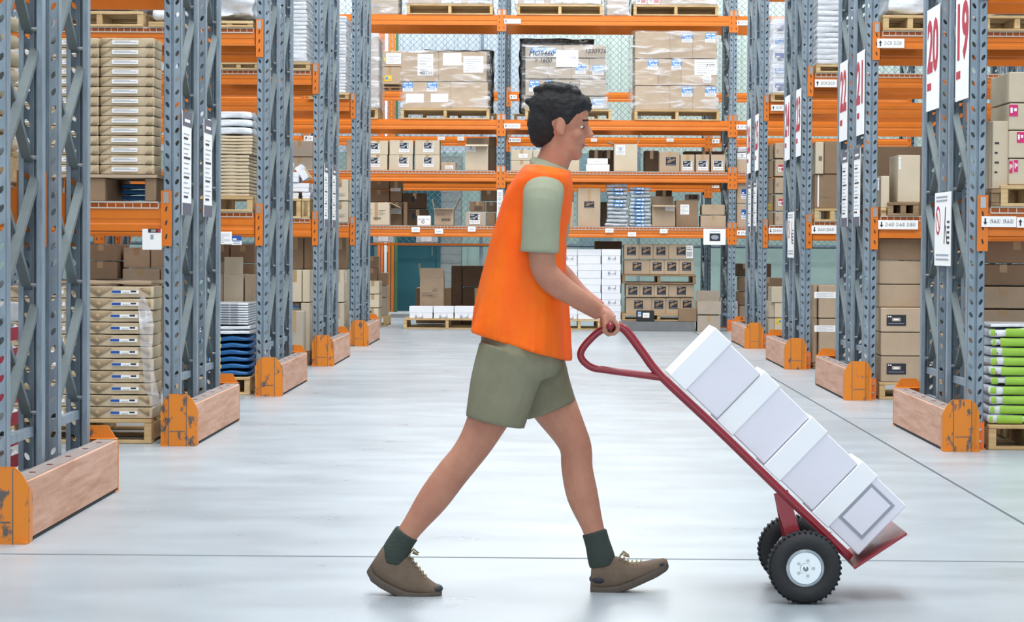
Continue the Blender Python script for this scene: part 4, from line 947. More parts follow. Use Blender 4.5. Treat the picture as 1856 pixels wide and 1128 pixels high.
# tall white label strip on the middle upright
x0, z1 = P(901, 344, 33.99); x1, z0 = P(911, 398, 33.99); b = MB(); w, h = x1 - x0, z1 - z0; b.box(-w / 2, w / 2, 0, .0015, 0, h, 'white_paper')
for i in range(5):
    for k in range(4): rect(b, -w * .3 + 0, w * .3, h * (.16 + i * .16) + k * .014, h * (.16 + i * .16) + k * .014 + .006, -.001, 'grey_print')
rect(b, -w * .2, w * .2, h * .05, h * .07, -.001, 'red_print')
tag(b.build('rating_strip', loc=((x0 + x1) / 2, 33.99, z0)), "white printed strip down the middle upright of the back rack", 'notice')
for i, (a, c, e, f) in enumerate(((676, 427, 713, 441), (754, 427, 792, 441))):
    carton(a, c - 14, e, f - 1, 39.0, .5, f"grey translucent tray hung below the beam, {['left','right'][i]} of two by the door", 'tray_grey' if 'tray_grey' in MATS else 'silver_pack', [('white', a + 10, c + 2, e - 10, f - 4)], name='plastic_tray', cat='tray', tape=False)
# trays rest on a rear rack shelf beam
for x_a, x_b in ((BX[1] + .054, BX[2] - .054),):
    beam(x_a, x_b, 38.968, P(700, 441, 39)[1] - .001, "orange beam behind the grey trays near the door", 'rear rack beams', .02)
# ---- LEFT ROW 2 (14.39) -------------------------------------------------------
ya = ROWY[1] - .03; pA = A_Z + .01
pzA = P(200, 316, ya)[1]
for i, (a, c) in enumerate(((156, 191), (262, 283))):
    carton(a, 322, c, 366, ya + .02, .9, f"brown cardboard block under the ream stack, {['left','right'][i]} of two", 'brown_kraft', on=pA, tape=False, name='cardboard_block', cat='block')
carton(34, 322, 60, 366, ya + .02, .9, "brown cardboard block under the ream stack behind nearest frame", 'brown_kraft', on=pA, tape=False, name='cardboard_block', cat='block')
b = MB(); x0, _ = P(-100, 0, ya); x1, _ = P(284, 0, ya); zb = find('brown cardboard block under the ream stack, left').location.z
zk = P(200, 322, ya)[1]; b.box(x0, x1, ya, ya + .9, zk, pzA - .001, 'kraft'); tag(b.build('cardboard_sheet', org=((x0 + x1) / 2, ya, zk)), "flat cardboard sheet under the paper ream stack", 'sheet')
for j, (a, c) in enumerate(((181, 280), (82, 180), (-17, 81))):
    layers(14, a, c, 68, 316, ya + .01, .3, 'ream', "brown wrapped paper ream, {} of the " + ['right front', 'middle front', 'left front'][j] + " column on shelf", 'paper ream', 'reams on the shelf', 'paper_ream', ('white', -.08 if j == 0 else .1, .155, .024), on=pzA, jit=.003)
for j, (a, c) in enumerate(((181, 280),)):
    layers(14, a, c, 68, 316, ya + .33, .3, 'ream', "brown wrapped paper ream, {} of the column behind the right front one", 'paper ream', 'reams on the shelf', 'paper_ream', None, on=pzA, jit=.003)
for i in range(3):
    me = parcel_mesh('bluebag', .20, .3, .034); o = inst('blue_pack', me, None, (-2.478, ya + .55, pA + .03 + i * .036 - .02)); tag(o, f"blue plastic pack, {('lowest', 'middle', 'uppermost')[i]} of three under the ream stack", 'pack', 'blue packs under reams')
def lbag(label, px0, py0, px1, py1, Y): pass
pallet(0, 0, 0, ya, 1.15, "pine pallet under the floor ream stack, second left row", x=(P(12, 0, ya)[0], P(276, 0, ya)[0]))
for j, (a, c) in enumerate(((145, 278), (11, 144))):
    layers(11, a, c, 518, 766, ya + .01, .32, 'wrap', "blue-labelled wrapped paper ream, {} of the " + ['right', 'left'][j] + " floor column", 'paper ream', 'reams on the floor pallet', 'paper_ream', ('bluewhite', .22, .16, .02), on=.147, jit=.005)
    layers(11, a, c, 518, 766, ya + .345, .32, 'wrap', "wrapped paper ream, {} of the column behind the " + ['right', 'left'][j] + " floor column", 'paper ream', 'reams on the floor pallet', 'paper_ream', None, on=.147, jit=.005)
b = MB(); x, z = P(265, 560, ya)
pts = [(250, 545), (262, 535), (272, 560), (280, 590), (276, 640), (284, 700), (292, 730), (278, 742), (262, 700), (256, 640), (254, 590)]
w_ = [P(a, c, ya) for a, c in pts]; b.add([(p[0], ya - .012 - .02 * math.sin(i * 2.1), p[1]) for i, p in enumerate(w_)] + [(sum(p[0] for p in w_) / 11, ya - .03, sum(p[1] for p in w_) / 11)], [(i, (i + 1) % 11, 11) for i in range(11)], 'film_cloudy')
o = b.build('torn_film', org=(x, ya - .012, z)); tag(o, "torn scrap of clear wrap hanging off the floor ream stack", 'plastic wrap')
b = MB(); softbox(b, (P(278, 0, ya)[0] - P(20, 0, ya)[0]) * .96, .55, .03, .012, 'kraft', .03, (14, 8, 2)); o = b.build('kraft_sheet', loc=(P(150, 0, ya)[0], ya + .33, P(150, 518, ya)[1] + .002), smooth=True); tag(o, "crumpled brown paper lying on the floor ream stack", 'paper')
plate('blob', 258, 415, 293, 453, 14.36, "white notice with a dark header hanging below the second left row beam")
# ---- LEFT ROW 1 (9.72) loads -----------------------------------------------------
for i, (n_, z0_, z1_, knd, lb) in enumerate(((7, .16, .83, 'redbag', 'red-and-white bag'), (8, A_Z + .168, 2.22, 'brownbag', 'brown bulging bag'))):
    h = (z1_ - z0_) / n_
    for k in range(n_):
        me = parcel_mesh(knd, .85, .5, h * .98)
        for s_ in (0, 1):
            o = thing('bag', f"{lb}, {ordn(k, n_)} of the {['near','far'][s_]} column through the nearest left frame", 'bag', (-2.80 - .01 * (k % 2), 10.02 + .53 * s_ + .25, z1_ - (k + 1) * h + .001), lb + 's behind the nearest left frame')
            inst('body', me, o)
            if i == 0:
                b = MB(); b.box(-.22, .22, 0, .002, h * .2, h * .8, 'red_print'); q = b.build('printed_band', o, loc=(.426, 0, 0)); q.rotation_euler = (0, 0, PI / 2)
    pallet(0, 0, (0, A_Z + .011)[i], 9.86, 1.14, f"pallet under the {lb}s in the nearest left row", x=(-3.45, -2.34), h=.15)
b = MB(); softbox(b, .85, 1.0, .10, .02, 'white_plastic', .01); o = b.build('white_bundle', loc=(-2.80, 10.53, .832), smooth=True); tag(o, "white bundle lying on the red-and-white bags", 'bundle')
# ---- LEFT ROW 3 (19.06) --------------------------------------------------------
yb = ROWY[2] - .03
pallet(300, 461, A_Z + .009, yb, .95, "pine pallet under the brown sheet stack, third left row", x=(P(330, 0, yb)[0], P(461, 0, yb)[0]), h=.12)
zb3 = A_Z + .009 + .121
za3 = P(430, 278, yb)[1]; layers(12, 340, 452, 280, 354, yb + .01, .75, 'sheet', "crinkled brown paper packet, {} of the lower part, third left row", 'paper packet', 'packets in the third left row', 'paper_packet', None, on=zb3, jit=.006)
layers(6, 350, 462, 245, 280, yb + .01, .75, 'sheet', "flat brown paper packet, {} of the upper part, third left row", 'paper packet', 'packets in the third left row', 'paper_packet', None, jit=.004)
layers(3, 350, 463, 200, 244, yb + .01, .75, 'whitebag', "white printed pack, {} on the brown packets, third left row", 'pack', 'white printed packs', 'white_pack', None, jit=.002)
pallet(100, 258, C_Z + .009, yb, .95, "pale pallet on the upper beam of the third left row, left", h=.12); pallet(380, 462, C_Z + .009, yb, .95, "pale pallet under the upper wrapped load, third left row", x=(P(372, 0, yb)[0], P(463, 0, yb)[0]), h=.05)
pallet(268, 330, C_Z + .009, yb, .95, "pallet seen beside the second left frame, upper third row", h=.04)
for a, c, lb in ((104, 256, 'left'), (268, 330, 'middle'), (374, 462, 'right')):
    x0, z1 = P(a, -60, yb); x1, _ = P(c, 0, yb); zz = C_Z + (.135 if a == 104 else .062); b = MB(); softbox(b, x1 - x0, .9, z1 - zz, .05, 'white_plastic', .07, (18, 8, 14), seed=a); o = b.build('wrapped_load', loc=((x0 + x1) / 2, yb + .47, zz), smooth=True); tag(o, f"white film-wrapped load high in the third left row, {lb}", 'wrapped load')
pallet(385, 455, 0, yb, .63, "pallet under the blue bags in the third left row", 'pine', h=.14, x=(P(320, 0, yb)[0], P(455, 0, yb)[0]))
layers(6, 340, 454, 608, 680, yb + .01, .6, 'bluebag', "blue plastic bag, {} of the floor stack, third left row", 'bag', 'blue bags on the floor', 'blue_bag', ('yellow', -.12, .09, .03), on=.142)
layers(2, 340, 454, 590, 607, yb + .0, .62, 'whitebag', "loose white pack, {} of two on the blue bags", 'pack', 'white packs on blue bags', 'white_pack')
for i in range(9):
    h_ = (P(400, 549, yb)[1] - P(400, 589, yb)[1]) / 9; zt_ = P(400, 549, yb)[1]
    o = thing('white_ream', f"white ream with grey printed edge, {ordn(i, 9)} above the blue bags", 'ream', ((P(340, 0, yb)[0] + P(452, 0, yb)[0]) / 2, yb + .31, zt_ - (i + 1) * h_), 'white reams on blue bags')
    inst('body', parcel_mesh('whitebag', .478, .6, h_ * .95), o); b = MB()
    for k in range(5): b.box(-.12 + k * .07, -.07 + k * .07 + .01, 0, .001, h_ * .25, h_ * .7, 'grey_print')
    b.build('printed_edge', o, loc=(-.06, -.307, 0))
yb2 = yb + 1.08; LR = ', third left row'
carton(150, 443, 215, 473, yb2, .5, "dark brown carton on another, left end" + LR, 'brown_kraft'); carton(150, 474, 213, 506, yb2, .5, "lower dark brown carton, left end" + LR, 'brown_kraft')
carton(120, 507, 213, 690, yb2, .6, "tall carton behind the floor ream stack, left end" + LR, 'kraft', on=0)
carton(223, 449, 272, 486, yb2 + .1, .5, "brown carton seen above the floor ream stack" + LR, 'kraft'); carton(273, 449, 330, 486, yb2 + .1, .5, "brown carton right of centre above the ream stack" + LR, 'kraft')
carton(222, 487, 290, 520, yb2, .5, "long tan carton just above the ream stack" + LR, 'kraft'); carton(291, 487, 340, 520, yb2, .5, "tan carton seen through the second left frame" + LR, 'kraft')
carton(222, 521, 340, 690, yb2, .6, "large carton hidden behind the ream stack" + LR, 'kraft', on=0)
carton(385, 443, 416, 478, yb2, .5, "dark carton high behind the white reams, left" + LR, 'brown_kraft'); carton(417, 443, 462, 478, yb2, .5, "dark carton high behind the white reams, right" + LR, 'brown_kraft')
carton(380, 497, 404, 690, yb + .66, .35, "olive open carton behind the white reams" + LR, 'kraft', on=0, flaps=[('b', 5, .10)]); carton(405, 497, 441, 690, yb + .66, .35, "tan carton with a tall raised flap" + LR, 'pale_kraft', on=0, flaps=[('f', -6, .14)])
carton(443, 498, 462, 690, yb + .66, .35, "olive carton with a blue packet on top" + LR, 'kraft', on=0)
carton(380, 479, 462, 690, yb2, .5, "large brown carton at the rear" + LR, 'brown_kraft', on=0)
plate('white', 389, 420, 420, 443, 19.03, "white paper hanging under the third left row beam"); plate('deepblue', 420, 427, 438, 444, 19.04, "small blue card hanging under the third left row beam")
# ---- LEFT ROW 4 (23.73) ---------------------------------------------------------
yc = ROWY[3] - .03; LR = ', fourth left row'
def tallwrap(px0, px1, py0, zb, Y, lab, dep=.85, m='white_plastic', n=26):
    x0, z1 = P(px0, py0, Y); x1, _ = P(px1, py0, Y); x0, x1 = CL(x0 + .02, x1 - .02, Y); t = thing('wrapped_load', lab, 'wrapped load', ((x0 + x1) / 2, Y + dep / 2, zb)); b = MB(); h = (z1 - zb) / n
    for i in range(n): softbox(b, (x1 - x0) * random.uniform(.93, 1), dep * .97, h * 1.02, h * .4, m, .01, (8, 5, 2), seed=i, c=(0, 0, i * h))
    b.build('layers', t, smooth=True); b = MB(); softbox(b, (x1 - x0) * 1.03, dep, z1 - zb, .03, 'film_cloudy', .03, (10, 8, 24), seed=px0); b.build('film', t, smooth=True); return t
pallet(500, 564, C_Z + .009, yc, .95, "pallet under the tall white wrapped load" + LR, x=(P(480, 0, yc)[0], P(564, 0, yc)[0]), h=.075)
tallwrap(490, 562, -80, C_Z + .086, yc + .01, "tall stack of white sheets in film high up" + LR)
pallet(380, 457, C_Z + .009, yc, .95, "pale pallet seen below the upper beam" + LR, x=(P(395, 0, yc)[0], P(470, 0, yc)[0]), h=.075)
tallwrap(398, 468, -80, C_Z + .086, yc + .01, "white wrapped load left of the tall one" + LR, n=12)
for i, (a, c) in enumerate(((490, 545), (546, 566))):
    pallet(a, c, A_Z + .009, yc + .02 * i, .9, f"small yellowish pallet on its shelf, {['left','right'][i]}" + LR, 'pine', h=.19)
zz = A_Z + .2
for i, (a, c0, e, f) in enumerate(((500, 312, 541, 331), (500, 332, 560, 348), (500, 349, 541, 364))):
    carton(a, c0, e, f, yc + .05 + .02 * i, .4, f"white shoe box, {['topmost','middle','lowest'][i]} of the shelf pile" + LR, 'white_board', on=zz if i == 2 else None, lid=.045, name='white_box', cat='box')
carton(548, 349, 568, 365, yc + .05, .4, "white shoe box right of the pile" + LR, 'white_board', on=zz, lid=.045, name='white_box')
t = carton(548, 300, 561, 328, yc + .1, .3, "white shoe box tipped on its corner" + LR, 'white_board', lid=.045, name='white_box'); t.rotation_euler.y = math.radians(-32); t.location.z += .015
t = carton(561, 300, 580, 324, yc + .12, .3, "pale box leaning behind the tipped one" + LR, 'pale_kraft', name='white_box'); t.rotation_euler.y = math.radians(-35)
carton(520, 430, 550, 488, yc + .3, .5, "large brown carton high on the floor pile, left" + LR, 'brown_kraft'); carton(551, 430, 567, 488, yc + .3, .5, "brown carton high on the floor pile, right" + LR, 'brown_kraft')
carton(520, 489, 547, 548, yc + .1, .6, "cream carton in the middle of the floor pile, left" + LR, 'pale_kraft'); carton(548, 489, 566, 548, yc + .1, .6, "cream carton in the middle of the floor pile, right" + LR, 'pale_kraft')
pallet(515, 566, 0, yc + .08, .7, "dark pallet under the cream cartons" + LR, 'old_pine', x=(P(505, 0, yc)[0], P(566, 0, yc)[0]), h=.13)
carton(545, 549, 563, 615, yc + .1, .6, "cream carton at the foot of the floor pile" + LR, 'pale_kraft', on=.132); carton(517, 549, 544, 615, yc + .3, .5, "cream carton with a blue label at pile foot" + LR, 'pale_kraft', [('blue', 522, 553, 544, 563)], on=.132)
carton(515, 564, 549, 640, yc - .3, .3, "tall olive carton standing on the floor" + LR, 'grey_kraft', on=0)
# ---- LEFT ROW 5 (28.4) ----------------------------------------------------------
yd = ROWY[4] - .03; LR = ', farthest left row'
pallet(590, 634, C_Z + .002, yd, .95, "pallet under the white sheet stack" + LR, x=(P(560, 0, yd)[0], P(634, 0, yd)[0]), h=.075)
tallwrap(565, 632, 28, C_Z + .079, yd + .01, "film-wrapped stack of white sheets on the upper beam" + LR, n=24); b = MB()
pallet(590, 634, D_Z + .002, yd, .95, "pallet on the top beam" + LR, x=(P(560, 0, yd)[0], P(634, 0, yd)[0]), h=.12)
carton(600, 325, 632, 364, yd, .6, "upper carton printed with grey text" + LR, 'pale_kraft', [('print', 612, 332, 622, 340), ('print', 614, 350, 628, 358)]); carton(600, 365, 632, 403, yd, .6, "lower carton printed with grey text" + LR, 'pale_kraft', [('print', 612, 372, 622, 380), ('print', 614, 388, 628, 396)], on=A_Z + .011)
carton(605, 431, 628, 488, yd + .3, .5, "brown carton atop the cream floor cartons" + LR, 'brown_kraft'); carton(600, 489, 624, 548, yd + .1, .5, "cream carton with a side paper, middle of floor pile" + LR, 'pale_kraft', side=[('white', .3, .6, .6, .95, 1)]); carton(600, 549, 624, 627, yd + .1, .5, "cream carton at the foot of the floor pile" + LR, 'pale_kraft', on=0)
carton(605, 489, 628, 627, yd + .7, .5, "large cream carton behind the floor pile" + LR, 'pale_kraft', on=0)
# ---- RIGHT ROW 2 (14.39) --------------------------------------------------------
LR = ', second right row'
pallet(1778, 1860, 0, ya, 1.1, "pine pallet under the green-and-white bags", x=(P(1780, 0, ya)[0], P(1960, 0, ya)[0]), h=.147)
x0 = 2.64; x1 = P(1958, 0, ya)[0]; zt_ = P(1810, 595, ya)[1]; nb = 10; hh = (zt_ - .15) / nb
for i in range(nb):
    b = MB(); sd_ = i; softbox(b, x1 - x0, .55, hh * 1.0, hh * .42, 'white_plastic', .02, (14, 8, 4), seed=i, ns=5)
    o = thing('compost_bag', f"green-and-white printed bag, {ordn(i, nb)} of the stack on the right pallet", 'bag', ((x0 + x1) / 2 + random.uniform(-.008, .008), ya + .3, .15 + (nb - 1 - i) * hh + .001), 'green-and-white bags'); b.build('body', o, smooth=True)
    b = MB(); off = random.uniform(-.02, .02); L_ = x0 - (x0 + x1) / 2; xa = L_ + .075 + off + (.03 if i in (0,) else 0)
    pts = []
    b2 = MB()
    def band(xs, xe, m, z0f=.08, z1f=.92):
        n_ = 6; vs = []; 
        for q in range(n_ + 1):
            t_ = z0f + (z1f - z0f) * q / n_; zz_ = t_ * hh; r_ = hh * .42; dz = max(0, abs(zz_ - hh / 2) - (hh / 2 - r_)); yy_ = -.275 + r_ - math.sqrt(max(0, r_ * r_ - dz * dz)) - .004
            vs += [(xs, yy_, zz_), (xe, yy_, zz_)]
        b2.add(vs, [(2 * q, 2 * q + 1, 2 * q + 3, 2 * q + 2) for q in range(n_)], m)
    band(xa, xa + .15, 'green_print'); band(L_ + .012, L_ + .04 + off * .5, 'green_print', .15, .85)
    b2.build('green_band', o)
    b3 = MB(); b2 = b3
    for k in range(3): band(xa + .19 + k * .03, xa + .202 + k * .03, 'magenta_print', .25 + .1 * (k % 2), .8)
    if i < 5: band(L_ + .042, L_ + .048, 'magenta_print', .2, .45)
    b3.build('magenta_print', o)
    me_ = inst('body', parcel_mesh('whitebag', .02, .02, .02), None); bpy.data.objects.remove(me_)
b = MB(); softbox(b, x1 - x0 - .02, .5, .02, .008, 'pink_sheet' if 'pink_sheet' in MATS else 'white_plastic', .01); tag(b.build('plastic_sheet', loc=((x0 + x1) / 2, ya + .3, .15 + nb * hh + .004), smooth=True), "clear plastic sheet lying on the green-and-white bags", 'plastic wrap')
yr = ya + 1.12
for i, (y0, y1, st_) in enumerate(((437, 478, 'brown_kraft'), (479, 518, 'brown_kraft'), (519, 560, 'kraft'), (561, 590, 'kraft'))):
    carton(1700 if i else 1786, y0, 1900, y1, yr, .6, f"wide brown carton, {ordn(i, 4)} of four behind the green-and-white bags", st_)
carton(1700, 591, 1900, 788, yr, .6, "large carton at floor level behind the green-and-white bags", 'kraft', on=0)
pallet(1778, 1822, A_Z + .009, ya, .75, "grey-brown pallet under the tall plain cartons" + LR, 'old_pine', x=(P(1779, 0, ya)[0], P(1817, 0, ya)[0]), h=.10); pallet(1818, 1900, A_Z + .009, ya, .75, "pine pallet under the pink-labelled cartons" + LR, x=(P(1818, 0, ya)[0], P(1935, 0, ya)[0]), h=.125)
carton(1778, 219, 1796, 336, ya + .15, .5, "tall plain tan carton beside the upright" + LR, 'kraft', on=A_Z + .112, tape=False); carton(1799, 219, 1828, 336, ya + .05, .6, "tall cream carton with sideways printing" + LR, 'pale_kraft', [('print', 1803, 250, 1811, 330)], on=A_Z + .112, tape=False)
for i, (y0, y1) in enumerate(((130, 186), (187, 236), (237, 287), (288, 336))):
    carton(1829, y0, 1905, y1, ya + .02, .6, f"tan carton with pink labels, {ordn(i, 4)} of four" + LR, 'pale_kraft', [('pink', 1829, y0 + 3, 1845, y0 + 24)] if i in (1,) else ([('pink', 1843, y0 + 2, 1856, y0 + 22)] if i == 2 else ([('pink', 1829, y0 + 4, 1835, y0 + 26), ('pink', 1838, y0 + 2, 1845, y0 + 24)] if i == 3 else [])), on=A_Z + .137 if i == 3 else None, tape=False)
# ---- RIGHT ROW 3 (19.06) --------------------------------------------------------
LR = ', third right row'
pallet(1582, 1700, 0, yb, 1.0, "pine pallet under the black-labelled cartons" + LR, x=(P(1583, 0, yb)[0], P(1760, 0, yb)[0]), h=.135)
ys = [432, 473, 516, 558, 603, 646, 690]
for i in range(6):
    lo_ = i >= 3; a = 1597 if lo_ else 1588
    carton(a, ys[i], 1672, ys[i + 1] - .5, yb + (.0 if lo_ else .1), .5, f"{'tan carton with a black label' if i in (3, 5) else 'plain brown carton'}, {ordn(i, 6)} of the floor stack" + LR, 'kraft' if i > 0 else 'brown_kraft', [('black', a + 10, ys[i] + 13, a + 45, ys[i] + 33)] if i in (3, 5) else [], on=.137 if i == 5 else None, tape=False)
    carton(1673, ys[i], 1755, ys[i + 1] - .5, yb + .02, .5, f"brown carton, {ordn(i, 6)} of the second column behind the near frame" + LR, 'kraft', [('black', 1683, ys[i] + 13, 1716, ys[i] + 33)] if i in (3, 5) else [], on=.137 if i == 5 else None, tape=False)
for i, (a, c, y0) in enumerate(((1588, 1628, 319), (1628, 1668, 281))):
    carton(a, y0, c if i else 1612, 388 if i == 0 else 362, yb + .05, .5, f"{['squat','tall'][i]} cream carton on the shelf" + LR, 'pale_kraft', [('white', a + 1, y0 + 4, a + 5, y0 + 26)], on=A_Z + (.07 if i == 0 else .115), tape=False)
pallet(1586, 1626, A_Z + .009, yb + .03, .6, "low pallet under the squat cream carton" + LR, h=.06, x=(P(1586, 0, yb)[0], P(1612, 0, yb)[0])); pallet(1613, 1670, A_Z + .009, yb, .6, "dark pallet under the tall cream carton" + LR, 'old_pine', h=.105, x=(P(1613, 0, yb)[0], P(1670, 0, yb)[0]))
carton(1586, 265, 1680, 388, yb + 1.08, .6, "large brown carton at the back of the shelf" + LR, 'brown_kraft', on=A_Z + .01, tape=False)
pallet(1588, 1668, C_Z + .009, yb, .95, "pine pallet under the upper white load" + LR, h=.12, x=(P(1589, 0, yb)[0], P(1700, 0, yb)[0]))
x0 = 2.65; x1 = P(1700, 0, yb)[0]; b = MB(); softbox(b, x1 - x0, .9, .6, .04, 'white_plastic', .05, (16, 8, 14), seed=3); tag(b.build('wrapped_load', loc=((x0 + x1) / 2, yb + .47, C_Z + .131), smooth=True), "white film-wrapped load high up" + LR, 'wrapped load')
pallet(1778, 1860, C_Z + .009, yb, .95, "pine pallet high up, seen right of the nearest right upright", h=.12, x=(P(1785, 0, yb)[0], P(1905, 0, yb)[0]))
x0 = P(1787, 0, yb)[0]; x1 = P(1900, 0, yb)[0]; b = MB(); softbox(b, x1 - x0, .9, .6, .04, 'white_plastic', .05, (16, 8, 14), seed=5); tag(b.build('wrapped_load', loc=((x0 + x1) / 2, yb + .47, C_Z + .131), smooth=True), "white film-wrapped load in the top right corner", 'wrapped load')
# ---- RIGHT ROW 4 (23.73) --------------------------------------------------------
LR = ', fourth right row'
pallet(1472, 1520, C_Z + .009, yc, .95, "pallet under the tall wrapped load" + LR, h=.08, x=(P(1473, 0, yc)[0], P(1570, 0, yc)[0]))
tallwrap(1474, 1565, -80, C_Z + .09, yc + .01, "tall white film-wrapped load on the upper beam" + LR, n=20)
pallet(1473, 1516, A_Z + .009, yc, .8, "pale pallet under the big strapped carton" + LR, h=.125, x=(P(1474, 0, yc)[0], P(1545, 0, yc)[0]))
carton(1471, 316, 1545, 376, yc + .05, .6, "big grey-brown carton with a plastic strap" + LR, 'brown_kraft', [('print', 1485, 357, 1507, 359), ('plain', 1482, 317, 1484, 375)], on=A_Z + .135, tape=False); carton(1478, 257, 1493, 315.5, yc + .02, .3, "narrow cream carton with sideways printing on the strapped carton" + LR, 'pale_kraft', [('codeprint', 1484, 283, 1490, 292)], tape=False)
carton(1494, 256, 1530, 315.5, yc + .04, .5, "brown carton standing on the strapped carton" + LR, 'brown_kraft', tape=False); carton(1471, 291, 1477, 315, yc + .3, .3, "small red-labelled carton beside the narrow cream one" + LR, 'kraft', [('redwhite', 1473, 304, 1477, 314)], tape=False)
for i, (y0, y1) in enumerate(((517, 577), (578, 632))):
    carton(1468, y0 - 1, 1481, y1, yc + .12, .4, f"{['upper','lower'][i]} tan carton left in the floor stack" + LR, 'kraft', on=.05 if i else None, tape=False)
    carton(1484.5, y0, 1530, y1, yc + .02, .5, f"{['upper','lower'][i]} carton with white printed tape in floor stack" + LR, 'kraft', [('white', 1476, y0 + 12, 1515, y0 + 24)], on=.05 if i else None, tape=False)
pallet(1468, 1540, 0, yc, .8, "thin pallet under the taped cartons" + LR, 'old_pine', h=.049, x=(P(1468, 0, yc)[0], P(1545, 0, yc)[0]))
# ---- RIGHT ROW 5 (28.4) ---------------------------------------------------------
LR = ', farthest right row'
pallet(1392, 1440, C_Z + .002, yd, .95, "pallet under the blue-and-white cartons" + LR, h=.10, x=(P(1393, 0, yd)[0], P(1470, 0, yd)[0]))
for i in range(5):
    y0 = 34 + i * 27; carton(1401, y0, 1450, y0 + 26.5, yd + .02, .7, f"blue-and-white printed carton, {ordn(i, 5)} of the stack" + LR, 'white_board', [('deepblue', 1405, y0 + 8, 1421, y0 + 25), ('yellow', 1410, y0 + 14, 1421, y0 + 22)] if i % 2 == 0 else [('blue', 1405, y0 + 8, 1421, y0 + 25)], on=C_Z + .103 if i == 4 else None, name='printed_carton')
film(1393, 30, 1452, 170, yd - .0, .8, "clear film round the blue-and-white cartons" + LR, 'film_cloudy', on=C_Z + .104)
for i, (y0, y1) in enumerate(((262, 290), (291, 322), (323, 352), (353, 383), (384, 403))):
    carton(1390, y0, 1402, y1, yd + .2, .4, f"plain tan carton, {ordn(i, 5)} of the left shelf column" + LR, 'kraft', [('yellow', 1391, y0 + 17, 1398, y1 - 3)] if i == 3 else [], on=A_Z + .011 if i == 4 else None, tape=False)
    carton(1405.5, y0 - 3 + i, 1445, y1 - 3 + i if i < 4 else y1, yd + .02, .5, f"tan carton with a red label, {ordn(i, 5)} of right shelf column" + LR, 'kraft', [('redwhite', 1411, y0 + 8, 1421, y0 + 20)] if i in (1, 3) else [('print', 1407, y0 + 8, 1413, y0 + 18)], on=A_Z + .011 if i == 4 else None, tape=False)
for i, (a, c, y0, y1) in enumerate(((1398, 1440, 520, 549), (1390, 1404, 546, 576), (1404, 1440, 549.5, 576.5), (1390, 1404, 577, 625), (1404, 1440, 577, 625))):
    carton(a, y0, c, y1, yd + .1 + (.0 if a > 1395 else .05), .4, f"cream carton, {['topmost','middle left','middle right','lowest left','lowest right'][i]} of five on the floor" + LR, 'pale_kraft', [('yellow', 1407, 578, 1421, 588)] if i == 4 else [], on=0 if y1 == 625 else None, tape=False)
# ---- signs on frame ends --------------------------------------------------------
def endsign(left, y0, y1, z0, z1, label, kind, txt=None):
    x = (XL + .056) if left else (XR - .056); w = y1 - y0; h = z1 - z0; s = 1 if left else -1
    o = thing('row_sign' if kind == 'number' else 'notice_board', label, 'sign', (x, (y0 + y1) / 2, z0)); o.rotation_euler.z = PI / 2 if left else -PI / 2
    b = MB(); b.cbox(-w / 2, w / 2, -.006, 0, 0, h, 'white_paper', .001); b.build('panel', o); b = MB()
    if kind == 'number':
        put_text(txt, 'red_print', o, (0, -.008, h * .60), h * .50, w=w * .86); b.box(-w * .42, -w * .1, -.0075, -.006, h * .2, h * .27, 'red_print'); b.build('underline', o)
    elif kind == 'load':
        b.box(-w * .5, w * .5, -.0075, -.006, h * .86, h, 'header_grey'); b.box(-w * .5, w * .5, -.0075, -.006, 0, h * .12, 'header_grey'); b.box(-w * .3, w * .3, -.0085, -.0075, h * .9, h * .93, 'white_paper')
        for i in range(14): b.box(-w * .36, w * (.1 + .24 * ((i * 7) % 3) / 2), -.0075, -.006, h * (.17 + i * .047), h * (.17 + i * .047) + (.012 if i % 4 == 0 else .005), 'ink' if i % 4 == 0 else 'grey_print')
        b.build('print', o)
    else:
        r0 = h * .2; cx, cz = -w * .28, h * .62
        for q in range(20):
            a0, a1 = 2 * PI * q / 20, 2 * PI * (q + 1) / 20
            b.add([(cx + r0 * math.cos(a0), -.007, cz + r0 * math.sin(a0)), (cx + r0 * math.cos(a1), -.007, cz + r0 * math.sin(a1)), (cx + .78 * r0 * math.cos(a1), -.007, cz + .78 * r0 * math.sin(a1)), (cx + .78 * r0 * math.cos(a0), -.007, cz + .78 * r0 * math.sin(a0))], [(0, 3, 2, 1)], 'red_print')
        b.flat((cx - r0 * .6, -.0075, cz + r0 * .6), (cx + r0 * .6, -.0075, cz - r0 * .6), .018, .001, (1, 0, 1), 'red_print')
        b.flat((w * .12, -.0075, h * .3), (w * .2, -.0075, h * .8), .02, .001, (1, 0, 0), 'ink'); b.flat((w * .2, -.0075, h * .55), (w * .3, -.0075, h * .3), .02, .001, (1, 0, 0), 'ink')
        for i in range(5): b.box(w * .3, w * .44, -.008, -.006, h * (.3 + i * .07), h * (.33 + i * .07), 'ink')
        for i in range(2): b.box(-w * .4, w * .4, -.008, -.006, h * (.08 + i * .06), h * (.1 + i * .06), 'grey_print'); b.box(-w * .4, w * .3, -.008, -.006, h * (.88 + i * .05), h * (.9 + i * .05), 'grey_print')
        b.build('pictogram', o)
    return o
for r, n1 in ((1, 19), (2, 21), (3, 23), (4, 25)):
    y = ROWY[r]
    endsign(False, y + .0, y + .44, 2.08, 2.74, f"white sign numbered {n1} in red, front frame of the {rowname[r]} right row", 'number', str(n1)); endsign(False, y + 1.06, y + 1.56, 2.08, 2.74, f"white sign numbered {n1 + 1} in red, rear frame of the {rowname[r]} right row", 'number', str(n1 + 1))
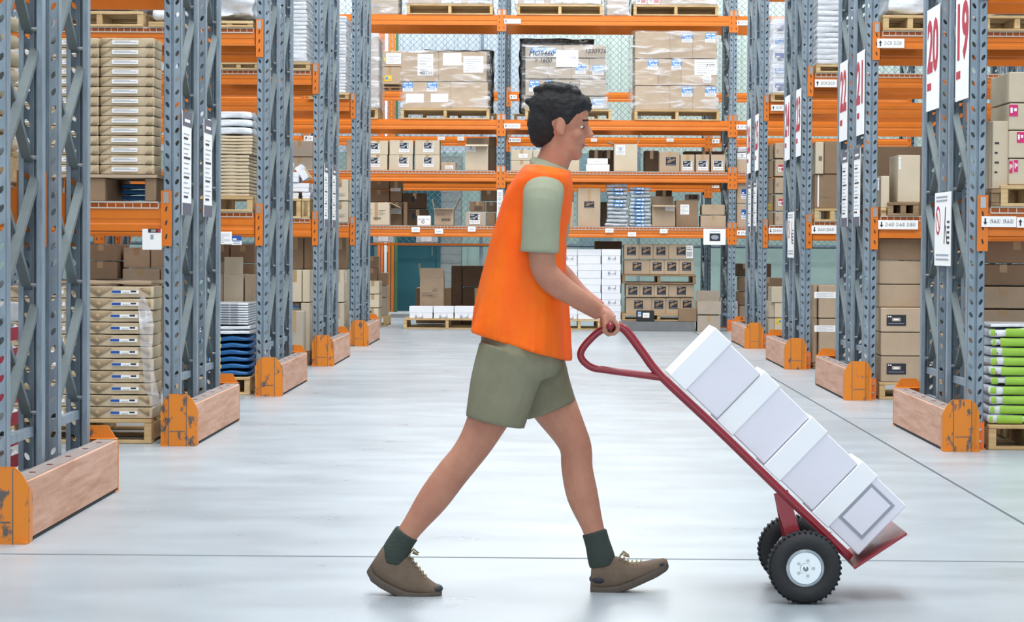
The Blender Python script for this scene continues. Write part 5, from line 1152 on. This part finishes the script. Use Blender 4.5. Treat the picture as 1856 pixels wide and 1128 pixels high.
for r, left in ((1, True), (3, True), (2, False), (4, False)):
    y = ROWY[r]
    for k, dy in enumerate((.0, .92) if left else (.2, .98)): endsign(left, y + dy, y + dy + .36, 1.36, 1.98, f"white load notice with dark header, {['front','rear'][k]} frame of the {rowname[r]} {sign_of(left)} row", 'load')
for r in (1, 3): endsign(False, ROWY[r] + .56, ROWY[r] + 1.16, 1.08, 1.54, f"white safety sign with a red circle on the {rowname[r]} right row", 'safety')

# ------------------------------------------------------------------ the walker
PY = 8.32
def Q(px, py, Y=PY):
    x, z = P(px, py, Y); return Vector((x, Y, z))
def ring(c, t, ry, rs, n=20, e=2.0, yaw=0.0, flat=0):
    """ellipse round c, normal t (in the XZ plane); ry sideways, rs fore-aft"""
    t = Vector(t).normalized(); Yv = Vector((0, 1, 0)); Yv = (Yv - t * Yv.dot(t)).normalized(); s_ = Yv.cross(t).normalized(); out = []
    for i in range(n):
        a = 2 * PI * i / n; ca, sa = math.cos(a), math.sin(a); k = 2 / e
        out.append(c + Yv * ry * math.copysign(abs(ca) ** k, ca) + s_ * rs * math.copysign(abs(sa) ** k, sa))
    return out
def limb(b, pts, rad, m, n=18, sub=4, e=2.0):
    """smooth tapered tube; pts Vectors, rad (sideways, fore-aft)"""
    P_ = []; R_ = []
    for i in range(len(pts) - 1):
        p0, p1, p2, p3 = pts[max(i - 1, 0)], pts[i], pts[i + 1], pts[min(i + 2, len(pts) - 1)]
        r0, r1, r2, r3 = rad[max(i - 1, 0)], rad[i], rad[i + 1], rad[min(i + 2, len(pts) - 1)]
        for k in range(sub):
            t = k / sub; f = lambda a, b_, c, d: 0.5 * ((2 * b_) + (c - a) * t + (2 * a - 5 * b_ + 4 * c - d) * t * t + (3 * b_ - a - 3 * c + d) * t ** 3)
            P_.append(Vector([f(p0[j], p1[j], p2[j], p3[j]) for j in range(3)])); R_.append([max(.002, f(r0[j], r1[j], r2[j], r3[j])) for j in range(2)])
    P_.append(pts[-1]); R_.append(rad[-1]); rings = []
    for i, p in enumerate(P_):
        t = P_[min(i + 1, len(P_) - 1)] - P_[max(i - 1, 0)]; rings.append(ring(p, t, R_[i][0], R_[i][1], n, e))
    b.loft(rings, m)
def remesh(o, vox, smooth=2, fac=.5):
    m = o.modifiers.new('Remesh', 'REMESH'); m.mode = 'VOXEL'; m.voxel_size = vox; m.use_smooth_shade = True
    if smooth: s_ = o.modifiers.new('Smooth', 'SMOOTH'); s_.iterations = smooth; s_.factor = fac
YN, YFr = 8.11, 8.53                    # near and far shoulder
man = thing('person', "person in orange vest and khaki shorts striding while pushing a red hand truck", 'person', (Q(940, 640).x, PY, 0))
org = man.location.copy()
def mk(name, b, vox=None, smooth=2, smooth_sh=True, fac=.5):
    import bmesh
    me = b.mesh(name, org, smooth_sh); bm = bmesh.new(); bm.from_mesh(me); bmesh.ops.recalc_face_normals(bm, faces=bm.faces); bm.to_mesh(me); bm.free()
    o = bpy.data.objects.new(name, me); COL.objects.link(o); o.parent = man
    if vox: remesh(o, vox, smooth, fac)
    return o
SK = 'skin'; b = MB()
# torso
limb(b, [Q(940, 650), Q(945, 600), Q(950, 540), Q(960, 460), Q(972, 390), Q(983, 345), Q(992, 318)],
     [(.13, .10), (.155, .11), (.135, .10), (.145, .105), (.16, .105), (.17, .08), (.09, .06)], SK, 20)
limb(b, [Q(990, 325), Q(1000, 300), Q(1011, 272), Q(1016, 250)], [(.075, .07), (.058, .058), (.054, .056), (.05, .055)], SK, 16)
# legs: near leg trails, far leg leads
limb(b, [Q(938, 625, 8.24), Q(912, 700, 8.23), Q(872, 785, 8.235), Q(846, 826, 8.24), Q(820, 858, 8.245), Q(785, 905, 8.25), Q(748, 955, 8.255), Q(722, 992, 8.26), Q(716, 1015, 8.26)],
     [(.095, .10), (.085, .086), (.062, .064), (.055, .056), (.050, .056), (.048, .054), (.036, .039), (.033, .036), (.034, .04)], SK, 18)
limb(b, [Q(955, 625, 8.42), Q(990, 710, 8.42), Q(1032, 785, 8.41), Q(1044, 815, 8.405), Q(1046, 850, 8.40), Q(1056, 900, 8.395), Q(1074, 955, 8.39), Q(1085, 995, 8.385), Q(1090, 1020, 8.385)],
     [(.095, .10), (.086, .09), (.060, .062), (.055, .056), (.049, .055), (.048, .055), (.036, .039), (.033, .036), (.034, .04)], SK, 18)
# arms
HN, HF = Q(1087, 567, 8.20), Q(1087, 560, 8.48)
limb(b, [Q(985, 345, YN + .03), Q(986, 380, YN), Q(983, 440, YN - .01), Q(985, 485, YN - .005), Q(1005, 512, YN + .01), Q(1045, 540, YN + .04), HN], [(.055, .055), (.05, .052), (.044, .048), (.042, .044), (.042, .044), (.034, .036), (.024, .028)], SK, 16)
limb(b, [Q(985, 345, YFr - .03), Q(990, 380, YFr), Q(995, 440, YFr + .01), Q(1000, 480, YFr + .01), Q(1020, 505, YFr), Q(1050, 535, YFr - .02), HF], [(.055, .055), (.05, .052), (.044, .048), (.042, .044), (.042, .044), (.034, .036), (.024, .028)], SK, 16)
# head: face towards +X, slightly down
HC = Q(1019, 226); RT = Matrix.Rotation(math.radians(8), 3, 'Y')
def hp(x, y, z): return HC + RT @ Vector((x, y, z))
b.sphere(hp(-.012, 0, .03), (.098, .077, .092), SK, 20, 14, RT); b.sphere(hp(.018, 0, -.035), (.066, .058, .082), SK, 18, 12, RT); b.sphere(hp(.058, 0, -.092), (.026, .028, .024), SK, 12, 8, RT)
b.sphere(hp(.03, 0, -.075), (.05, .05, .03), SK, 14, 8, RT)
b.sphere(hp(.072, 0, .022), (.016, .045, .014), SK, 12, 8, RT)                      # brow
b.loft([ring(hp(.078, 0, .018), (0, 0, 1), .008, .008, 10), ring(hp(.092, 0, -.005), (0, 0, 1), .011, .012, 10), ring(hp(.102, 0, -.024), (0, 0, 1), .015, .014, 10), ring(hp(.088, 0, -.034), (0, 0, 1), .012, .010, 10)], SK)
for s_ in (-1, 1):
    b.sphere(hp(.050, s_ * .036, -.030), (.024, .024, .024), SK, 10, 8, RT); b.sphere(hp(-.005, s_ * .079, -.008), (.018, .008, .032), SK, 12, 8, RT); b.sphere(hp(.002, s_ * .079, -.03), (.010, .008, .012), SK, 10, 6, RT)
b.sphere(hp(.077, 0, -.054), (.012, .024, .008), SK, 12, 6, RT); b.sphere(hp(.075, 0, -.066), (.011, .021, .008), SK, 12, 6, RT)
# hands closed round the grip bar (bar axis along Y)
BAR = Q(1106, 592); bx, bz = BAR.x, BAR.z
def hand(wr, s_):
    yc = wr.y; kn = Vector((bx + .010, yc, bz + .029))
    pc = (wr + kn) / 2 + Vector((0, 0, .004))
    limb(b, [wr, wr * .55 + kn * .45 + Vector((0, 0, .006)), kn], [(.024, .021), (.036, .017), (.040, .013)], SK, 14, 3, 2.6)
    for i in range(4):
        yy = yc + (i - 1.5) * .0205; L = (1.0, 1.08, 1.03, .85)[i if s_ < 0 else 3 - i]; r = (.0092, .0095, .0092, .0082)[i if s_ < 0 else 3 - i]; ch = []
        for q, an in enumerate((95, 50, 5, -45, -95, -140)):
            a = math.radians(90 - (90 - an) * L); rr = .0222 if q else .028; ch.append(Vector((bx + rr * math.cos(a), yy, bz + rr * math.sin(a))))
        rads = [r * 1.1, r * 1.06, r, r * .96, r * .9, r * .75]; b.tube(ch, rads, SK, 10); b.sphere(ch[-1], r * .78, SK, 8, 6); b.sphere(ch[0], r * 1.2, SK, 8, 6)
    ti = -s_ # thumb on the inner side, going under the bar
    t0 = wr * .6 + kn * .4 + Vector((-.004, ti * .028, -.004)); ch = [t0, Vector((bx - .020, yc + ti * .040, bz + .010)), Vector((bx - .0225, yc + ti * .034, bz - .010)), Vector((bx - .010, yc + ti * .022, bz - .023))]
    b.tube(ch, [.013, .0115, .0105, .008], SK, 10); b.sphere(ch[-1], .0082, SK, 8, 6)
hand(HN, 1); hand(HF, -1)
body = mk('body', b, .0042, 3)
# face details
b = MB()
for s_ in (-1, 1):
    b.sphere(hp(.0635, s_ * .031, .000), (.011, .012, .0055), 'eye_white', 12, 8)
o = mk('eyes', b); b = MB()
for s_ in (-1, 1): b.sphere(hp(.0715, s_ * .031, .000), (.0050, .0065, .0055), 'eye_dark', 10, 8)
mk('irises', b); b = MB()
for s_ in (-1, 1): b.tube([hp(.081, s_ * .014, .020), hp(.083, s_ * .03, .026), hp(.070, s_ * .05, .022)], .0035, 'hair', 6)
mk('eyebrows', b); b = MB(); b.tube([hp(.082, -.022, -.060), hp(.091, 0, -.059), hp(.082, .022, -.060)], .0035, 'lip', 6); mk('mouth', b)
# hair
b = MB(); b.sphere(hp(-.022, 0, .052), (.100, .088, .082), 'hair', 22, 14, RT); b.sphere(hp(-.058, 0, .0), (.062, .076, .088), 'hair', 18, 12, RT); b.sphere(hp(-.07, 0, -.045), (.036, .058, .045), 'hair', 14, 10, RT)
b.sphere(hp(.035, 0, .078), (.052, .066, .040), 'hair', 16, 10, RT); b.sphere(hp(-.02, 0, .10), (.07, .07, .045), 'hair', 16, 10, RT)
for s_ in (-1, 1): b.sphere(hp(.008, s_ * .074, .03), (.022, .012, .035), 'hair', 10, 8, RT)
for i in range(30):
    a = random.uniform(0, 2 * PI); e = random.uniform(.1, 1.3); c = hp(-.022 + .098 * math.cos(a) * math.cos(e), .086 * math.sin(a) * math.cos(e), .055 + .08 * math.sin(e)); b.sphere(c, (.022, .02, .014), 'hair', 8, 6)
hr = mk('hair', b, .005, 1); tx_ = bpy.data.textures.new('hair_noise', 'CLOUDS'); tx_.noise_scale = .02; dm = hr.modifiers.new('d', 'DISPLACE'); dm.texture = tx_; dm.strength = .006; dm.mid_level = .5
# shirt (khaki): torso shell + sleeves + collar
b = MB()
limb(b, [Q(945, 600), Q(950, 540), Q(961, 460), Q(973, 390), Q(984, 345), Q(992, 318), Q(997, 306)], [(.165, .12), (.148, .115), (.158, .118), (.175, .118), (.178, .092), (.11, .075), (.078, .07)], 'khaki_shirt', 22)
limb(b, [Q(990, 316), Q(998, 306), Q(1002, 297)], [(.085, .078), (.074, .072), (.070, .070)], 'khaki_shirt', 18)
for Y0, dy in ((YN, -1), (YFr, 1)):
    limb(b, [Q(986, 346, Y0 - dy * .05), Q(984, 360, Y0), Q(981, 400, Y0 + dy * .01), Q(979, 440, Y0 + dy * .012), Q(978, 458, Y0 + dy * .012)], [(.07, .07), (.068, .068), (.066, .064), (.066, .064), (.067, .066)], 'khaki_shirt', 18)
sh_ = mk('shirt', b, .0065, 3)
# vest
b = MB()
def tring(c, ry, rs, tl, n=26, e=2.2):
    return ring(c, Vector((math.sin(tl), 0, math.cos(tl))), ry, rs, n, e)
secs = [(940, 627, .200, .178, .29), (942, 600, .198, .170, .24), (947, 550, .188, .157, .15), (952, 490, .180, .140, .08), (960, 430, .182, .130, .03), (970, 385, .188, .124, .03), (977, 352, .205, .116, .06), (984, 332, .232, .104, .10), (989, 316, .222, .090, .12), (993, 304, .155, .078, .15)]
rg = []
for i in range(len(secs) - 1):
    for k in range(3):
        t = k / 3; a, c = secs[i], secs[i + 1]; v_ = [a[j] * (1 - t) + c[j] * t for j in range(5)]; rg.append(tring(Q(v_[0], v_[1]), v_[2], v_[3], v_[4]))
v_ = secs[-1]; rg.append(tring(Q(v_[0], v_[1]), v_[2], v_[3], v_[4]))
# soft vertical folds towards the hem
for j, r_ in enumerate(rg):
    amt = .014 * max(0, 1 - j / 14); c = sum(r_, Vector()) / len(r_)
    for i, p in enumerate(r_):
        a = 2 * PI * i / len(r_); r_[i] = p + (p - c).normalized() * amt * (math.sin(a * 5 + j * .25) + .5 * math.sin(a * 9 + 1))
b.loft(rg, 'vest_orange')
v = mk('vest', b, .0075, 3)
# shorts
b = MB()
limb(b, [Q(944, 590), Q(943, 625), Q(945, 665), Q(948, 690)], [(.172, .128), (.192, .138), (.192, .142), (.165, .12)], 'khaki_shorts', 22)
limb(b, [Q(932, 640, 8.235), Q(915, 690, 8.23), Q(904, 735, 8.225), Q(897, 766, 8.225)], [(.118, .124), (.106, .116), (.104, .108), (.102, .102)], 'khaki_shorts', 20)
limb(b, [Q(958, 640, 8.41), Q(975, 690, 8.41), Q(990, 722, 8.41), Q(999, 744, 8.41)], [(.114, .118), (.108, .110), (.100, .098), (.100, .092)], 'khaki_shorts', 20)
shr = mk('shorts', b, .007, 3)
# socks
b = MB(); limb(b, [Q(738, 966, 8.257), Q(726, 984, 8.26), Q(716, 1004, 8.26), Q(712, 1022, 8.26)], [(.042, .044), (.042, .045), (.042, .048), (.038, .046)], 'sock', 18); mk('sock', b, .0055, 2)
b = MB(); limb(b, [Q(1077, 964, 8.39), Q(1083, 985, 8.387), Q(1089, 1008, 8.385), Q(1093, 1026, 8.385)], [(.042, .044), (.041, .044), (.042, .048), (.038, .048)], 'sock', 18); mk('sock', b, .0055, 2)
# shoes: stations (bottom px, top px, half width)
def shoe(Y, st, dark, lab):
    b = MB(); so = MB(); rings = []; srings = []
    for (bp, tp, hw) in st:
        B = Q(bp[0], bp[1], Y); T = Q(tp[0], tp[1], Y); up = T - B; r = []
        for i in range(18):
            a = 2 * PI * i / 18; k = .5 + .5 * math.copysign(abs(math.sin(a)) ** .75, math.sin(a)); wq = math.copysign(abs(math.cos(a)) ** .7, math.cos(a)) * hw * (1 - .38 * max(0, k - .45)); r.append(B + up * k + Vector((0, wq, 0)))
        rings.append(r); n_ = up.normalized(); r2 = []
        for (dy, dz) in ((-1, -.012), (1, -.012), (1, .014), (-1, .014)): r2.append(B + n_ * dz + Vector((0, dy * (hw + .004), 0)))
        srings.append(r2)
    b.loft(rings, 'shoe_suede'); o = mk('shoe', b, .0045, 4); so.loft(srings, 'shoe_sole'); s2 = mk('shoe_sole', so, .005, 2); s2['label'] = 'dark rubber sole'
    mk('toe_cap', dark, .004, 2)
    return rings
d_ = MB()
rst = [((668, 1030), (694, 990), .026), ((676, 1046), (704, 984), .036), ((692, 1058), (722, 990), .038), ((712, 1068), (742, 1006), .040), ((734, 1077), (758, 1028), .046), ((756, 1079), (772, 1045), .050), ((778, 1079), (786, 1056), .046), ((796, 1078), (798, 1062), .030), ((801, 1074), (801, 1066), .014)]
Yr = 8.262
def blob(px, py, Y, r, b_=None, m='shoe_dark'): (b_ or d_).sphere(Q(px, py, Y), r, m, 12, 8)
blob(790, 1067, Yr, (.026, .040, .015)); shoe(Yr, rst, d_, '')
d_ = MB(); Yl = 8.385
fst = [((1070, 1066), (1072, 1022), .026), ((1080, 1070), (1084, 1008), .036), ((1098, 1070), (1104, 1006), .038), ((1120, 1067), (1124, 1010), .040), ((1145, 1058), (1142, 1020), .046), ((1168, 1047), (1162, 1019), .050), ((1190, 1037), (1184, 1015), .046), ((1206, 1028), (1203, 1012), .030), ((1211, 1022), (1209, 1014), .014)]
blob(1197, 1022, Yl, (.024, .040, .013)); shoe(Yl, fst, d_, ''); b = MB(); b.sphere(Q(1086, 1050, Yl), (.036, .043, .020), 'shoe_dark', 12, 8); mk('heel_patch', b, .004, 2)
for st, Y, idx in ((rst, Yr, (3, 4, 5)), (fst, Yl, (3, 4, 5))):
    b = MB()
    for q in range(6):
        t = q / 5 * 2; i = min(1, int(t)); f_ = t - i; A = st[idx[i]][1]; C = st[idx[i] + 1][1] if i < 1 else st[idx[2]][1]
        p = Q(A[0] * (1 - f_) + C[0] * f_, A[1] * (1 - f_) + C[1] * f_, Y); b.tube([p + Vector((0, -.028, -.004)), p + Vector((0, 0, .006)), p + Vector((0, .028, -.004))], .0028, 'lace', 6)
    A = st[3][1]; p = Q(A[0], A[1] - 2, Y)
    for s_ in (-1, 1): b.tube([p, p + Vector((.012, s_ * .022, .014)), p + Vector((.03, s_ * .026, .0)), p + Vector((.012, s_ * .006, .002))], .0028, 'lace', 6)
    mk('laces', b)

# ------------------------------------------------------------------ hand truck
ht = thing('hand_truck', "dark red two-wheeled hand truck tilted back under white boxes", 'hand truck', (Q(1460, 1092, 8.36).x, 8.36, 0))
org = ht.location.copy()
def mt(name, b, smooth=True, label=None):
    o = b.build(name, ht, org=tuple(org), smooth=smooth)
    if label: o['label'] = label
    return o
YA, YB = 8.22, 8.52; YM = (YA + YB) / 2
pt = lambda px, py, Y: Q(px, py, Y)
def curve(pts, k=5):
    o_ = []
    for i in range(len(pts) - 1):
        p0, p1, p2, p3 = pts[max(i - 1, 0)], pts[i], pts[i + 1], pts[min(i + 2, len(pts) - 1)]
        for q in range(k):
            t = q / k; o_.append(.5 * ((2 * p1) + (p2 - p0) * t + (2 * p0 - 5 * p1 + 4 * p2 - p3) * t * t + (3 * p1 - p0 - 3 * p2 + p3) * t ** 3))
    return o_ + [pts[-1]]
for Y in (YA, YB):
    b = MB(); b.tube(curve([pt(1541, 1012, Y), pt(1420, 895, Y), pt(1300, 778, Y), pt(1200, 684, Y), pt(1165, 640, Y), pt(1140, 606, Y), pt(1125, 593, Y), pt(1106, 592, Y)]), .0145, 'truck_red', 12); mt('rail', b)
    b = MB(); b.tube(curve([pt(1202, 685, Y), pt(1150, 678, Y), pt(1098, 671, Y), pt(1072, 666, Y), pt(1054, 650, Y), pt(1056, 632, Y), pt(1082, 604, Y), pt(1106, 592, Y)]), .0125, 'truck_red', 12); mt('handle_loop', b)
b = MB(); b.tube([pt(1106, 592, YA - .075), pt(1106, 592, YB + .01)], .0135, 'truck_red', 12); mt('grip_bar', b)
b = MB(); b.tube([pt(1075, 667, YA), pt(1075, 667, YB)], .011, 'truck_red', 12); mt('cross_tube', b)
for (px, py) in ((1236, 722), (1330, 812), (1422, 902)):
    b = MB(); a = pt(px, py, YA); c = pt(px, py, YB); b.flat(a, c, .035, .012, (1, 0, -1), 'truck_red'); mt('crossbar', b)
b = MB(); t0 = pt(1536, 1014, YA - .02); u_ = (pt(1640, 952, YM) - pt(1545, 1022, YM)).normalized(); n_ = Vector((-u_.z, 0, u_.x))
A_ = pt(1534, 1016, YM); B_ = pt(1628, 954, YM)
b.flat(A_ - n_ * .006, B_ - n_ * .006, .36, .008, (0, 1, 0), 'truck_red'); mt('toe_plate', b, False)
# wheels and axle
def wheel(px, py, Y, r):
    c = Q(px, py, Y); c.z = r; b = MB(); n = 40; prof = []
    for k in range(14):
        a = 2 * PI * k / 14; prof.append((Y + .042 * math.cos(a), r - .034 + .034 * math.sin(a)))
    rings = [[Vector((c.x + rr * math.cos(2 * PI * i / n), yy, c.z + rr * math.sin(2 * PI * i / n))) for (yy, rr) in prof] for i in range(n)]
    vs = [p for q in rings for p in q]; m_ = len(prof); fs = [(i * m_ + k, i * m_ + (k + 1) % m_, ((i + 1) % n) * m_ + (k + 1) % m_, ((i + 1) % n) * m_ + k) for i in range(n) for k in range(m_)]
    b.add(vs, fs, 'black_rubber')
    for i in range(n):      # tread ribs
        a = 2 * PI * i / n; d = Vector((math.cos(a), 0, math.sin(a))); p = Vector((c.x, 0, c.z)) + d * (r - .001)
        b.flat(Vector((p.x, Y - .026, p.z)), Vector((p.x, Y + .026, p.z)), .008, .004, Vector((-d.z, 0, d.x)), 'black_rubber')
    w_ = mt('wheel', b); b = MB(); R0 = r - .066
    pr = [(-.030, R0 + .008), (-.034, R0), (-.026, R0 - .006), (-.012, R0 * .62), (-.026, R0 * .34), (-.040, R0 * .30), (-.040, .001)]
    rings = [[Vector((c.x + rr * math.cos(2 * PI * i / n), Y + yy, c.z + rr * math.sin(2 * PI * i / n))) for i in range(n)] for yy, rr in pr]; b.loft(rings, 'chrome')
    rings = [[Vector((c.x + rr * math.cos(2 * PI * i / n), Y - yy, c.z + rr * math.sin(2 * PI * i / n))) for i in range(n)] for yy, rr in pr]; b.loft(rings, 'chrome')
    for i in range(5):
        a = 2 * PI * i / 5; b.bar((c.x + R0 * .48 * math.cos(a), Y - .034, c.z + R0 * .48 * math.sin(a)), (c.x + R0 * .48 * math.cos(a), Y - .012, c.z + R0 * .48 * math.sin(a)), .006, 'steel', 8)
    o = b.build('hub', w_, org=tuple(org), smooth=False); o['label'] = 'bright metal rim'; return c
c1 = wheel(1458, 1030, 8.13, .122); c2 = wheel(1436, 995, 8.61, .122)
b = MB(); b.tube([c1 + Vector((0, -.045, 0)), Vector((c1.x, 8.655, c1.z))], .009, 'steel', 10); mt('axle', b)
for Y in (YA, YB):
    b = MB(); b.flat(pt(1415, 892, Y), Vector((c1.x, Y, c1.z)), .05, .008, (1, 0, .3), 'truck_red'); b.flat(pt(1500, 975, Y), Vector((c1.x, Y, c1.z)), .05, .008, (.6, 0, 1), 'truck_red'); mt('axle_bracket', b, False)
# boxes on the truck, stacked along the rails
ax = (pt(1201, 684, YM) - pt(1541, 1012, YM)).normalized()       # up the stack
out_ = Vector((-ax.z, 0, ax.x));  out_ = out_ if out_.x > 0 else -out_
base_ = pt(1541, 1012, YM) + out_ * .024 + ax * .012; L0 = (pt(1201, 684, YM) - pt(1541, 1012, YM)).length
ang = math.atan2(ax.x, ax.z)
def tbox(s0, s1, dp, lab, dy=0, name='white_carton', notes=False):
    h = s1 - s0 - .003; c = base_ + ax * (s0 + .0015) + out_ * (dp / 2 + .002) + Vector((0, dy, 0))
    t = thing(name, lab, 'box', tuple(c), 'white cartons on the hand truck'); t.rotation_euler = (0, ang, 0)
    b = MB(); b.cbox(-dp / 2, dp / 2, -.15, .15, 0, h, 'load_white', .004); b.build('body', t)
    b = MB(); b.cbox(-dp / 2 - .005, dp / 2 + .005, -.155, .155, h - .075, h + .001, 'load_lid', .003); b.build('lid', t)
    if notes:
        b = MB(); b.box(-.07, .09, -.153, -.1515, .03, .14, 'grey_print'); b.box(-.06, .08, -.154, -.153, .04, .13, 'load_white'); b.build('label', t)
    return t
k = (L0 - .012) / 4
tbox(.0, k * .98, .235, "bottom white carton resting on the hand truck's toe plate", notes=True); tbox(k * .98, k * 2, .225, "third white carton from the top of the tilted stack")
tbox(k * 2, k * 3.0, .225, "second white carton from the top of the tilted stack", dy=.01); tbox(k * 3.0, k * 4.0, .215, "topmost white carton of the tilted stack, beside the handle")
